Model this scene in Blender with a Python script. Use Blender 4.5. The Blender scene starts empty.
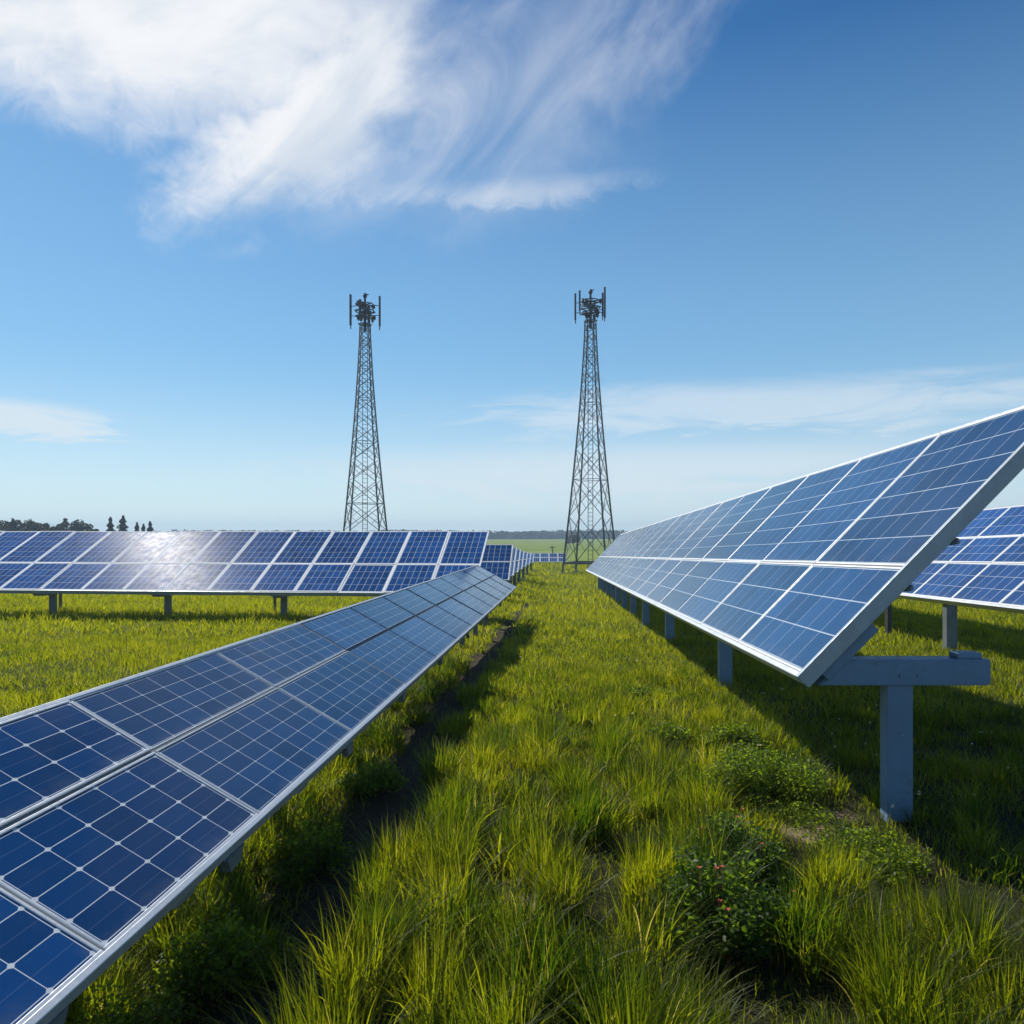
import bpy, bmesh, math, random
import numpy as np
from mathutils import Vector, Matrix

random.seed(7)
rng = np.random.default_rng(11)
R = math.radians
scene = bpy.context.scene
col = scene.collection

# ------------------------------------------------------------------ camera
F = 750.0          # focal length in pixels of a 1024 px wide picture
CAM_Z = 2.1        # eye height
HORIZON = 534.0
cam_d = bpy.data.cameras.new('camera')
cam_d.sensor_width = 36.0
cam_d.lens = F / 1024.0 * 36.0
cam_d.shift_y = (HORIZON - 512.0) / 1024.0
cam_d.clip_start = 0.05
cam_d.clip_end = 8000.0
cam = bpy.data.objects.new('camera', cam_d)
col.objects.link(cam)
cam.location = (0, 0, CAM_Z)
cam.rotation_euler = (R(90), 0, 0)
scene.camera = cam

# ------------------------------------------------------------------ light
SUN_EL, SUN_AZ = 45.0, -40.0        # azimuth from +Y, negative = left
sd = Vector((math.sin(R(SUN_AZ)) * math.cos(R(SUN_EL)), math.cos(R(SUN_AZ)) * math.cos(R(SUN_EL)), math.sin(R(SUN_EL))))
sun_d = bpy.data.lights.new('sun', 'SUN')
sun_d.energy = 5.0
sun_d.angle = R(0.5)
sun_d.color = (1.0, 0.95, 0.86)
sun = bpy.data.objects.new('sun', sun_d)
col.objects.link(sun)
sun.rotation_euler = (-sd).to_track_quat('-Z', 'Y').to_euler()
sun.location = (-20, 20, 40)

scene.view_settings.view_transform = 'Standard'
scene.view_settings.look = 'None'
scene.view_settings.gamma = 1.0
scene.view_settings.exposure = 0.0
scene.cycles.max_bounces = 8
scene.cycles.volume_bounces = 0
scene.cycles.transmission_bounces = 4
scene.cycles.sample_clamp_indirect = 6.0


class NT:
    """small helper for node trees"""
    def __init__(self, tree):
        self.t = tree
        self.n = tree.nodes
        self.l = tree.links

    def new(self, kind, **kw):
        nd = self.n.new(kind)
        for k, v in kw.items():
            setattr(nd, k, v)
        return nd

    def put(self, sock, v):
        if isinstance(v, bpy.types.NodeSocket):
            self.l.new(v, sock)
        else:
            sock.default_value = v

    def m(self, op, a, b=0.0, c=0.0, clamp=False):
        nd = self.n.new('ShaderNodeMath')
        nd.operation = op
        nd.use_clamp = clamp
        self.put(nd.inputs[0], a)
        self.put(nd.inputs[1], b)
        self.put(nd.inputs[2], c)
        return nd.outputs[0]

    def mr(self, v, a, b, c=0.0, d=1.0, kind='SMOOTHSTEP'):
        nd = self.n.new('ShaderNodeMapRange')
        nd.interpolation_type = kind
        self.put(nd.inputs['Value'], v)
        self.put(nd.inputs['From Min'], a)
        self.put(nd.inputs['From Max'], b)
        self.put(nd.inputs['To Min'], c)
        self.put(nd.inputs['To Max'], d)
        return nd.outputs['Result']

    def mix(self, f, a, b, kind='MIX'):
        nd = self.n.new('ShaderNodeMix')
        nd.data_type = 'RGBA'
        nd.blend_type = kind
        self.put(nd.inputs[0], f)
        self.put(nd.inputs[6], a)
        self.put(nd.inputs[7], b)
        return nd.outputs[2]

    def noise(self, vec, scale, detail=4.0, rough=0.5, dist=0.0):
        nd = self.n.new('ShaderNodeTexNoise')
        if vec is not None:
            self.l.new(vec, nd.inputs['Vector'])
        nd.inputs['Scale'].default_value = scale
        nd.inputs['Detail'].default_value = detail
        nd.inputs['Roughness'].default_value = rough
        nd.inputs['Distortion'].default_value = dist
        return nd.outputs['Fac']

    def xyz(self, x, y, z):
        nd = self.n.new('ShaderNodeCombineXYZ')
        self.put(nd.inputs[0], x)
        self.put(nd.inputs[1], y)
        self.put(nd.inputs[2], z)
        return nd.outputs[0]


# ------------------------------------------------------------------ world
world = bpy.data.worlds.new('World')
scene.world = world
world.use_nodes = True
world.node_tree.nodes.clear()
w = NT(world.node_tree)
sky = w.new('ShaderNodeTexSky')
sky.sky_type = 'NISHITA'
sky.sun_disc = False
sky.sun_elevation = R(SUN_EL)
sky.sun_rotation = R(SUN_AZ)
sky.altitude = 0
sky.air_density = 1.0
sky.dust_density = 0.3
sky.ozone_density = 1.6
SKY_STRENGTH = 0.082
tc = w.new('ShaderNodeTexCoord')
sep = w.new('ShaderNodeSeparateXYZ')
w.l.new(tc.outputs['Generated'], sep.inputs[0])
X, Y, Z = sep.outputs
DEG = 57.29578
az = w.m('MULTIPLY', w.m('ARCTAN2', X, Y), DEG)
el = w.m('MULTIPLY', w.m('ARCSINE', Z), DEG)


def ell(u0, v0, a, b, ang, uw, vw):
    ca, sa = math.cos(R(ang)), math.sin(R(ang))
    du = w.m('SUBTRACT', uw, u0)
    dv = w.m('SUBTRACT', vw, v0)
    p = w.m('MULTIPLY_ADD', du, ca / a, w.m('MULTIPLY', dv, sa / a))
    q = w.m('MULTIPLY_ADD', du, -sa / b, w.m('MULTIPLY', dv, ca / b))
    r2 = w.m('ADD', w.m('MULTIPLY', p, p), w.m('MULTIPLY', q, q))
    return w.m('SUBTRACT', 1.0, w.m('SQRT', r2))


# rotated / stretched coordinates: cirrus combed along its own direction
ca, sa = math.cos(R(33)), math.sin(R(33))
along = w.m('MULTIPLY_ADD', az, ca, w.m('MULTIPLY', el, sa))
across = w.m('MULTIPLY_ADD', az, -sa, w.m('MULTIPLY', el, ca))
fib = w.xyz(w.m('MULTIPLY', along, 0.045), w.m('MULTIPLY', across, 0.115), 3.1)
soft = w.xyz(w.m('MULTIPLY', az, 0.08), w.m('MULTIPLY', el, 0.10), 7.7)
n_f = w.noise(fib, 1.0, 9.0, 0.6, 1.1)
n_s = w.noise(soft, 1.0, 6.0, 0.55, 0.5)
n_d = w.noise(soft, 5.0, 8.0, 0.62, 0.8)
warp = w.m('MULTIPLY_ADD', n_s, 9.0, -4.5)
warp2 = w.m('MULTIPLY_ADD', n_d, 4.0, -2.0)
uw = w.m('ADD', az, w.m('ADD', warp, warp2))
vw = w.m('ADD', el, w.m('ADD', w.m('MULTIPLY', warp, -0.35), w.m('MULTIPLY', warp2, 0.55)))
b1 = ell(-31.0, 33.5, 31.0, 9.5, 0.0, uw, vw)
b2 = ell(-14.5, 29.2, 15.0, 5.2, 40.0, uw, vw)
b3 = ell(1.5, 32.5, 18.0, 7.0, 28.0, uw, vw)
b4 = ell(-1.0, 24.4, 13.0, 1.2, 3.0, w.m('ADD', az, w.m('MULTIPLY', warp2, 0.6)), w.m('ADD', el, w.m('MULTIPLY', warp2, 0.5)))
n_m = w.m('ADD', w.m('MULTIPLY', n_f, 0.55), w.m('MULTIPLY', n_d, 0.45))
core = w.m('MAXIMUM', b1, w.m('MULTIPLY', b2, 0.9))
dens_a = w.mr(w.m('MULTIPLY_ADD', w.m('SUBTRACT', n_m, 0.5), 0.55, core), -0.05, 0.62)
dens_b = w.mr(w.m('MULTIPLY_ADD', w.m('SUBTRACT', n_f, 0.5), 1.9, b3), -0.1, 1.2, 0.0, 0.50)
dens_c = w.mr(w.m('MULTIPLY_ADD', w.m('SUBTRACT', n_m, 0.5), 2.2, b4), -0.1, 1.1, 0.0, 0.42)
b5 = ell(-6.0, 24.5, 17.0, 3.6, 8.0, uw, vw)
dens_d = w.mr(w.m('MULTIPLY_ADD', w.m('SUBTRACT', n_m, 0.5), 1.0, b5), -0.2, 1.2, 0.0, 0.16)
keepf = lambda a, b: w.m('SUBTRACT', 1.0, w.m('MULTIPLY', w.m('SUBTRACT', 1.0, a), w.m('SUBTRACT', 1.0, b)))
high = keepf(keepf(dens_a, dens_b), keepf(dens_c, dens_d))
high = w.m('MULTIPLY', high, w.mr(n_f, 0.25, 0.6, 0.86, 1.0))
# low streaks near the horizon
lowv = w.xyz(w.m('MULTIPLY', az, 0.075), w.m('MULTIPLY', el, 0.42), 1.3)
n_l = w.noise(lowv, 1.0, 10.0, 0.68, 1.1)
lw = w.m('MULTIPLY_ADD', n_l, 3.0, -1.5)
lv = w.m('ADD', el, w.m('MULTIPLY', lw, 1.35))
c1 = ell(-37.0, 7.4, 13.0, 1.5, 0.0, az, lv)
c2 = ell(18.0, 9.3, 20.0, 2.2, -1.0, az, lv)
c3 = ell(10.0, 4.6, 34.0, 2.6, 0.0, az, lv)
nl2 = w.m('SUBTRACT', n_l, 0.5)
low = w.m('MAXIMUM', w.mr(w.m('MULTIPLY_ADD', nl2, 2.0, c1), 0.0, 0.6, 0.0, 0.8),
          w.m('MAXIMUM', w.mr(w.m('MULTIPLY_ADD', nl2, 3.2, c2), -0.1, 0.8, 0.0, 0.55),
              w.mr(w.m('MULTIPLY_ADD', nl2, 1.6, c3), -0.1, 0.8, 0.0, 0.6)))
# other cirrus all round, outside the part of the sky the cloud above covers
behind = w.mr(Y, 0.1, -0.3, 0.0, 0.2)
wide = w.m('MULTIPLY', w.mr(n_s, 0.5, 0.75), behind)
dens = w.m('MAXIMUM', w.m('MAXIMUM', high, low), wide)
hs = w.new('ShaderNodeHueSaturation')
hs.inputs['Saturation'].default_value = 1.25
hs.inputs['Value'].default_value = 1.0
w.l.new(sky.outputs[0], hs.inputs['Color'])
skyc = w.mix(1.0, hs.outputs[0], (0.58, 0.97, 1.16, 1.0), 'MULTIPLY')
skyc = w.mix(w.mr(el, 33.0, 0.0, 0.0, 0.82, kind='LINEAR'), skyc, w.mix(w.mr(el, 14.0, 0.0), (4.4, 8.0, 11.2, 1.0), (9.6, 11.2, 12.0, 1.0)))
cloudc = w.mix(w.mr(n_f, 0.3, 0.7), (8.6, 9.4, 10.4, 1.0), (11.2, 11.4, 11.8, 1.0))
lowc = (9.2, 10.2, 11.0, 1.0)
cc = w.mix(w.mr(el, 8.0, 18.0), lowc, cloudc)
final = w.mix(dens, skyc, cc)
bg = w.new('ShaderNodeBackground')
bg.inputs['Strength'].default_value = SKY_STRENGTH
w.l.new(final, bg.inputs['Color'])
wo = w.new('ShaderNodeOutputWorld')
w.l.new(bg.outputs[0], wo.inputs['Surface'])

# ------------------------------------------------------------------ helpers


def at(px, py, D):
    """point at depth D metres that the measured picture position corresponds to"""
    return Vector(((px - 512.0) / F * D, D, CAM_Z + (HORIZON - py) / F * D))


def tag(o, label=None, cat=None, group=None, kind=None):
    if label:
        o['label'] = label
    if cat:
        o['category'] = cat
    if group:
        o['group'] = group
    if kind:
        o['kind'] = kind
    return o


def empty(name, loc):
    o = bpy.data.objects.new(name, None)
    o.empty_display_size = 0.2
    o.location = loc
    col.objects.link(o)
    return o


def link(name, me, parent=None, mat4=None):
    o = bpy.data.objects.new(name, me)
    col.objects.link(o)
    if parent is not None:
        o.parent = parent
    if mat4 is not None:
        o.matrix_local = mat4
    return o


class MB:
    """mesh builder: boxes, bars, tubes collected into one mesh"""
    def __init__(self):
        self.bm = bmesh.new()

    def box(self, lo, hi, M=None, bevel=0.0):
        x0, y0, z0 = lo
        x1, y1, z1 = hi
        co = [(x0, y0, z0), (x1, y0, z0), (x1, y1, z0), (x0, y1, z0), (x0, y0, z1), (x1, y0, z1), (x1, y1, z1), (x0, y1, z1)]
        vs = [self.bm.verts.new(M @ Vector(c) if M else Vector(c)) for c in co]
        fs = []
        for f in ((0, 3, 2, 1), (4, 5, 6, 7), (0, 1, 5, 4), (1, 2, 6, 5), (2, 3, 7, 6), (3, 0, 4, 7)):
            fs.append(self.bm.faces.new([vs[i] for i in f]))
        if bevel > 0:
            ed = set()
            for f in fs:
                ed.update(f.edges)
            bmesh.ops.bevel(self.bm, geom=list(ed), offset=bevel, segments=2, affect='EDGES', profile=0.5)
        return self

    def bar(self, p, q, wd, ht=None, up=(0, 0, 1), bevel=0.0):
        """rectangular bar from p to q"""
        p, q = Vector(p), Vector(q)
        ht = ht or wd
        z = (q - p)
        L = z.length
        z.normalize()
        u = Vector(up)
        if abs(z.dot(u)) > 0.98:
            u = Vector((1, 0, 0))
        x = u.cross(z).normalized()
        y = z.cross(x)
        M = Matrix((x, y, z)).transposed().to_4x4()
        M.translation = p
        return self.box((-wd / 2, -ht / 2, 0), (wd / 2, ht / 2, L), M, bevel)

    def tube(self, p, q, r0, r1=None, n=8, caps=True):
        p, q = Vector(p), Vector(q)
        r1 = r0 if r1 is None else r1
        z = (q - p).normalized()
        u = Vector((0, 0, 1)) if abs(z.z) < 0.95 else Vector((1, 0, 0))
        x = u.cross(z).normalized()
        y = z.cross(x)
        a = [self.bm.verts.new(p + (x * math.cos(t) + y * math.sin(t)) * r0) for t in [2 * math.pi * i / n for i in range(n)]]
        b = [self.bm.verts.new(q + (x * math.cos(t) + y * math.sin(t)) * r1) for t in [2 * math.pi * i / n for i in range(n)]]
        for i in range(n):
            self.bm.faces.new((a[i], a[(i + 1) % n], b[(i + 1) % n], b[i]))
        if caps:
            self.bm.faces.new(list(reversed(a)))
            self.bm.faces.new(b)
        return self

    def mesh(self, name, mat):
        me = bpy.data.meshes.new(name)
        self.bm.normal_update()
        self.bm.to_mesh(me)
        self.bm.free()
        me.materials.append(mat)
        return me

    def build(self, name, mat, parent=None):
        return link(name, self.mesh(name, mat), parent)


def np_mesh(name, verts, faces_flat, loop_starts, loop_totals, mat, attrs=None):
    me = bpy.data.meshes.new(name)
    me.vertices.add(len(verts))
    me.vertices.foreach_set('co', verts.astype(np.float32).ravel())
    me.loops.add(len(faces_flat))
    me.loops.foreach_set('vertex_index', faces_flat.astype(np.int32))
    me.polygons.add(len(loop_starts))
    me.polygons.foreach_set('loop_start', loop_starts.astype(np.int32))
    me.polygons.foreach_set('loop_total', loop_totals.astype(np.int32))
    me.update(calc_edges=True)
    for k, v in (attrs or {}).items():
        if v.ndim == 1:
            a = me.attributes.new(k, 'FLOAT', 'POINT')
            a.data.foreach_set('value', v.astype(np.float32))
        else:
            a = me.attributes.new(k, 'FLOAT_VECTOR', 'POINT')
            a.data.foreach_set('vector', v.astype(np.float32).ravel())
    me.materials.append(mat)
    return me


# ------------------------------------------------------------------ materials
def new_mat(name):
    m = bpy.data.materials.new(name)
    m.use_nodes = True
    m.node_tree.nodes.clear()
    return m, NT(m.node_tree)


def finish(nt, shader):
    o = nt.new('ShaderNodeOutputMaterial')
    nt.l.new(shader, o.inputs['Surface'])
    return o


def principled(nt, color, rough=0.5, metal=0.0, spec=0.5, normal=None):
    b = nt.new('ShaderNodeBsdfPrincipled')
    nt.put(b.inputs['Base Color'], color)
    nt.put(b.inputs['Roughness'], rough)
    nt.put(b.inputs['Metallic'], metal)
    nt.put(b.inputs['Specular IOR Level'], spec)
    if normal is not None:
        nt.l.new(normal, b.inputs['Normal'])
    return b


def bump(nt, h, strength, dist):
    b = nt.new('ShaderNodeBump')
    b.inputs['Strength'].default_value = strength
    b.inputs['Distance'].default_value = dist
    nt.l.new(h, b.inputs['Height'])
    return b.outputs[0]


def metal_mat(name, colr, rough=0.45, metal=0.0, var=0.12, scale=6.0, dirt=(0.16, 0.14, 0.11, 1), dirt_amt=0.25):
    m, nt = new_mat(name)
    tcn = nt.new('ShaderNodeTexCoord')
    n1 = nt.noise(tcn.outputs['Object'], scale, 6.0, 0.6, 0.3)
    n2 = nt.noise(tcn.outputs['Object'], scale * 9, 4.0, 0.6)
    dark = tuple(c * (1 - var) for c in colr[:3]) + (1,)
    light = tuple(min(1, c * (1 + var)) for c in colr[:3]) + (1,)
    c = nt.mix(nt.mr(n1, 0.3, 0.7), dark, light)
    c = nt.mix(nt.mr(nt.m('MULTIPLY', n1, n2), 0.28, 0.45, 0.0, dirt_amt), c, dirt)
    r = nt.mr(n2, 0.3, 0.7, rough - 0.08, rough + 0.1)
    b = principled(nt, c, r, metal, 0.5, bump(nt, n2, 0.12, 0.01))
    finish(nt, b.outputs[0])
    return m


M_ALU = metal_mat('anodised_aluminium', (0.62, 0.64, 0.66), 0.38, 0.35, 0.08, 3.0, dirt_amt=0.12)
M_WHITE = metal_mat('white_frame', (0.78, 0.78, 0.78), 0.42, 0.1, 0.05, 4.0, dirt_amt=0.15)
M_MATTE = metal_mat('matte_white_frame', (0.86, 0.86, 0.87), 0.75, 0.0, 0.05, 4.0, dirt_amt=0.15)
for nd_ in M_MATTE.node_tree.nodes:
    if nd_.type == 'BSDF_PRINCIPLED':
        nd_.inputs['Specular IOR Level'].default_value = 0.1
M_EDGE = metal_mat('grey_edge_channel', (0.32, 0.37, 0.40), 0.45, 0.2, 0.1, 3.0, dirt_amt=0.2)
M_DARKFR = metal_mat('dark_seam_frame', (0.05, 0.055, 0.06), 0.5, 0.2, 0.1, 4.0, dirt_amt=0.2)
M_POST = metal_mat('painted_blue_grey_steel', (0.135, 0.225, 0.335), 0.5, 0.0, 0.08, 2.2, dirt=(0.12, 0.13, 0.10, 1), dirt_amt=0.35)
M_GALV = metal_mat('galvanised_post', (0.17, 0.20, 0.21), 0.55, 0.3, 0.15, 4.0, dirt_amt=0.3)
M_TOWER = metal_mat('weathered_lattice_steel', (0.15, 0.155, 0.165), 0.6, 0.2, 0.15, 1.0, dirt_amt=0.2)
M_ANT = metal_mat('dark_antenna_shell', (0.045, 0.045, 0.06), 0.5, 0.0, 0.1, 2.0, dirt_amt=0.1)
M_RUST = metal_mat('brown_radio_box', (0.06, 0.04, 0.035), 0.6, 0.2, 0.2, 3.0, dirt_amt=0.1)
M_WOOD = metal_mat('weathered_wood', (0.28, 0.2, 0.13), 0.8, 0.0, 0.2, 3.0, dirt_amt=0.2)


def cell_mat(name, wu, wv, diamond, base, line, busbars=3, rough=0.17, seed=0.0, coat=1.0):
    """silicon cells behind glass; UV counts cells"""
    m, nt = new_mat(name)
    uvn = nt.new('ShaderNodeUVMap')
    uvn.uv_map = 'UVMap'
    s = nt.new('ShaderNodeSeparateXYZ')
    nt.l.new(uvn.outputs[0], s.inputs[0])
    u, v = s.outputs[0], s.outputs[1]
    obi = nt.new('ShaderNodeObjectInfo')
    fu = nt.m('FRACT', u)
    fv = nt.m('FRACT', v)
    du = nt.m('ABSOLUTE', nt.m('SUBTRACT', fu, 0.5))
    dv = nt.m('ABSOLUTE', nt.m('SUBTRACT', fv, 0.5))
    lu = nt.mr(du, 0.5 - wu * 1.3, 0.5 - wu * 0.7, kind='LINEAR')
    lv = nt.mr(dv, 0.5 - wv * 1.3, 0.5 - wv * 0.7, kind='LINEAR')
    mask = nt.m('MAXIMUM', lu, lv)
    if diamond > 0:
        dm = nt.mr(nt.m('ADD', du, dv), 1.0 - diamond - 0.01, 1.0 - diamond + 0.01, kind='LINEAR')
        mask = nt.m('MAXIMUM', mask, dm)
    # per cell tone
    wn = nt.new('ShaderNodeTexWhiteNoise')
    wn.noise_dimensions = '3D'
    nt.l.new(nt.xyz(nt.m('FLOOR', u), nt.m('FLOOR', v), nt.m('MULTIPLY', obi.outputs['Random'], 91.0)), wn.inputs[0])
    tcn = nt.new('ShaderNodeTexCoord')
    addv = nt.new('ShaderNodeVectorMath')
    addv.operation = 'ADD'
    nt.l.new(tcn.outputs['Object'], addv.inputs[0])
    nt.l.new(nt.xyz(nt.m('MULTIPLY', obi.outputs['Random'], 37.0), seed, 0.0), addv.inputs[1])
    cloud = nt.noise(addv.outputs[0], 1.6, 5.0, 0.55, 0.4)
    cryst = nt.noise(addv.outputs[0], 42.0, 3.0, 0.6, 0.0)
    dustn = nt.noise(addv.outputs[0], 5.0, 7.0, 0.65, 0.8)
    d = tuple(c * 0.78 for c in base) + (1,)
    l = tuple(c * 1.25 for c in base) + (1,)
    k = nt.m('ADD', nt.m('MULTIPLY', wn.outputs[0], 0.40), nt.m('ADD', nt.m('MULTIPLY', cloud, 0.45), nt.m('MULTIPLY', cryst, 0.25)))
    c = nt.mix(nt.mr(k, 0.2, 0.9), d, l)
    k2 = nt.mr(obi.outputs['Random'], 0.0, 1.0, 0.80, 1.22, kind='LINEAR')
    c = nt.mix(1.0, c, nt.xyz(k2, k2, k2), 'MULTIPLY')
    # busbars running along u
    if busbars:
        bb = nt.m('ABSOLUTE', nt.m('SUBTRACT', nt.m('FRACT', nt.m('MULTIPLY', v, float(busbars))), 0.5))
        bbm = nt.mr(bb, 0.475, 0.49, 0.0, 0.09, kind='LINEAR')
        c = nt.mix(bbm, c, line)
        fg = nt.m('ABSOLUTE', nt.m('SUBTRACT', nt.m('FRACT', nt.m('MULTIPLY', u, 22.0)), 0.5))
        c = nt.mix(nt.mr(fg, 0.38, 0.46, 0.0, 0.008, kind='LINEAR'), c, line)
    lcol = nt.mix(nt.mr(dustn, 0.3, 0.7), tuple(x * 0.8 for x in line[:3]) + (1,), line)
    c = nt.mix(mask, c, lcol)
    dust = nt.mr(dustn, 0.45, 0.8, 0.0, 0.02)
    c = nt.mix(dust, c, (0.32, 0.33, 0.33, 1))
    low = nt.m('MULTIPLY', nt.mr(v, 0.5, 0.0, 0.0, 1.0), nt.mr(dustn, 0.35, 0.65, 0.0, 0.10))
    c = nt.mix(low, c, (0.30, 0.27, 0.22, 1))
    b = principled(nt, c, 0.5, 0.0, 0.0)
    b.inputs['Coat Weight'].default_value = coat
    b.inputs['Coat IOR'].default_value = 1.38
    nt.put(b.inputs['Coat Roughness'], nt.mr(dustn, 0.3, 0.75, rough - 0.03, rough + 0.06))
    wav = nt.noise(addv.outputs[0], 0.9, 2.0, 0.4)
    nt.l.new(bump(nt, wav, 0.10, 0.02), b.inputs['Coat Normal'])
    finish(nt, b.outputs[0])
    return m


LINE = (0.62, 0.66, 0.70, 1)
C_L = cell_mat('mono_cells_large_diamonds', 0.009, 0.013, 0.085, (0.006, 0.042, 0.140), LINE, 2, 0.10, 1.0)
C_L2 = cell_mat('mono_cells_fine_lines', 0.009, 0.012, 0.05, (0.010, 0.054, 0.160), LINE, 0, 0.16, 2.0)
C_R = cell_mat('blue_cells_white_rungs', 0.008, 0.015, 0.0, (0.015, 0.053, 0.140), (0.52, 0.57, 0.64, 1), 0, 0.16, 3.0)
C_A = cell_mat('blue_cells_bright_columns', 0.045, 0.020, 0.0, (0.019, 0.078, 0.235), (0.40, 0.45, 0.52, 1), 0, 0.26, 4.0, 0.042)
C_D = cell_mat('royal_blue_cells', 0.022, 0.016, 0.0, (0.012, 0.056, 0.190), (0.42, 0.47, 0.55, 1), 0, 0.18, 5.0)
C_B = cell_mat('pale_striped_cells', 0.11, 0.02, 0.0, (0.04, 0.12, 0.30), (0.38, 0.46, 0.56, 1), 0, 0.3, 6.0, 0.4)


def leaf_mat(name, c_dark, c_light, c_dry=None, transl=0.5, t_gain=1.7, rough=0.45, dry_amt=0.0, dk=0.42):
    m, nt = new_mat(name)
    a = nt.new('ShaderNodeAttribute')
    a.attribute_name = 'tint'
    c = nt.mix(a.outputs['Fac'], c_dark + (1,), c_light + (1,))
    geo = nt.new('ShaderNodeNewGeometry')
    patch = nt.noise(geo.outputs['Position'], 0.55, 3.0, 0.6, 0.3)
    c = nt.mix(nt.mr(patch, 0.35, 0.7, 0.0, 0.45), c, nt.mix(1.0, c, (0.72, 0.82, 0.9, 1), 'MULTIPLY'))
    if c_dry:
        b2 = nt.new('ShaderNodeAttribute')
        b2.attribute_name = 'dry'
        c = nt.mix(b2.outputs['Fac'], c, c_dry + (1,))
    p = principled(nt, nt.mix(1.0, c, (dk, dk, dk, 1), 'MULTIPLY'), rough, 0.0, 0.22)
    tr = nt.new('ShaderNodeBsdfTranslucent')
    tcx = nt.mix(1.0, c, (t_gain * 1.08, t_gain * 1.0, t_gain * 0.45, 1), 'MULTIPLY')
    nt.l.new(tcx, tr.inputs['Color'])
    ms = nt.new('ShaderNodeMixShader')
    ms.inputs[0].default_value = transl
    nt.l.new(p.outputs[0], ms.inputs[1])
    nt.l.new(tr.outputs[0], ms.inputs[2])
    finish(nt, ms.outputs[0])
    return m


M_GRASS = leaf_mat('grass_blades', (0.034, 0.080, 0.005), (0.232, 0.254, 0.008), (0.34, 0.30, 0.12), 0.56, 2.3)
M_WEED = leaf_mat('weed_leaves', (0.095, 0.160, 0.012), (0.240, 0.320, 0.028), None, 0.52, 2.0)
M_DWEED = leaf_mat('dark_weed_leaves', (0.060, 0.125, 0.014), (0.165, 0.260, 0.035), None, 0.5, 1.9)
M_TREE = leaf_mat('broadleaf_foliage', (0.022, 0.036, 0.018), (0.050, 0.070, 0.030), None, 0.25, 1.2)
M_CONIF = leaf_mat('needle_foliage', (0.014, 0.026, 0.016), (0.034, 0.050, 0.028), None, 0.15, 1.0)
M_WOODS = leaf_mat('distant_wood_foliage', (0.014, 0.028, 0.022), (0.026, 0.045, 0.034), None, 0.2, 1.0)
M_BARK = metal_mat('bark', (0.09, 0.07, 0.05), 0.85, 0.0, 0.25, 5.0, dirt_amt=0.1)
m, nt = new_mat('red_petals')
finish(nt, principled(nt, (0.42, 0.05, 0.03, 1), 0.6).outputs[0])
M_RED = m
m, nt = new_mat('pale_petals')
finish(nt, principled(nt, (0.62, 0.55, 0.30, 1), 0.6).outputs[0])
M_PALE = m

# ------------------------------------------------------------------ terrain
YL = [-60, 8, 18, 27, 42, 66, 90, 200, 450, 800, 1600]
ZL = [0, 0, -0.12, -0.33, -0.72, -1.15, -1.32, -1.75, -2.45, -3.0, -3.4]
YR = [-60, 4.5, 15, 27, 42, 55, 66, 90, 200, 450, 800, 1600]
ZR = [0, 0, -0.29, -0.63, -1.05, -1.14, -1.18, -1.32, -1.75, -2.45, -3.0, -3.4]
TRK_Y = [0, 3, 5, 8.5, 11, 15, 25, 30]
TRK_X = [-1.00, -0.97, -0.93, -0.78, -0.62, -0.30, 0.42, 0.85]


def smooth(t):
    t = np.clip(t, 0, 1)
    return t * t * (3 - 2 * t)


def vnoise(x, y, seed=0):
    """cheap smooth value noise"""
    xi, yi = np.floor(x), np.floor(y)
    fx, fy = smooth(x - xi), smooth(y - yi)

    def h(a, b):
        v = np.sin(a * 127.1 + b * 311.7 + seed * 74.7) * 43758.5453
        return v - np.floor(v)
    return (h(xi, yi) * (1 - fx) * (1 - fy) + h(xi + 1, yi) * fx * (1 - fy) + h(xi, yi + 1) * (1 - fx) * fy + h(xi + 1, yi + 1) * fx * fy)


def H(x, y):
    x = np.asarray(x, float)
    y = np.asarray(y, float)
    zl = np.interp(y, YL, ZL)
    zr = np.interp(y, YR, ZR)
    t = smooth((x + 1.0) / 3.5)
    z = zl * (1 - t) + zr * t
    near = np.clip(1 - (y - 20) / 60, 0, 1)
    z = z + near * (vnoise(x * 0.8, y * 0.8, 1) - 0.5) * 0.07 + near * (vnoise(x * 2.3, y * 2.3, 2) - 0.5) * 0.035
    z = z - 0.015 * trackmask(x, y)
    return z


def trackmask(x, y):
    tx = np.interp(y, TRK_Y, TRK_X)
    hw = np.interp(y, [0, 5, 9, 15, 28, 30], [0.32, 0.30, 0.24, 0.17, 0.10, 0.0])
    wob = (vnoise(x * 3.1, y * 3.1, 5) - 0.5) * 0.30 + (vnoise(x * 9, y * 9, 6) - 0.5) * 0.16
    d = np.abs(x - tx + wob)
    return 1 - smooth((d - hw * 0.45) / (hw * 0.9 + 0.02))


BARE = [(810, 832, 0.26, 0.20), (838, 812, 0.15, 0.12), (700, 722, 0.28, 0.30), (585, 800, 0.12, 0.12), (520, 905, 0.14, 0.16), (700, 800, 0.12, 0.15)]
BARE = [((px - 512) / F * (CAM_Z * F / (py - HORIZON)), CAM_Z * F / (py - HORIZON), a, b) for px, py, a, b in BARE]


def baremask(x, y):
    mval = np.zeros_like(np.asarray(x, float))
    wob = (vnoise(x * 7, y * 7, 9) - 0.5) * 0.7
    for cx, cy, a, b in BARE:
        r = np.sqrt(((x - cx) / a) ** 2 + ((y - cy) / b) ** 2) + wob
        mval = np.maximum(mval, 1 - smooth((r - 0.7) / 0.5))
    return mval


def axis_coords(segs):
    out = []
    for a, b, n in segs:
        out += list(np.linspace(a, b, n, endpoint=False))
    out.append(segs[-1][1])
    return np.array(out)


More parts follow.
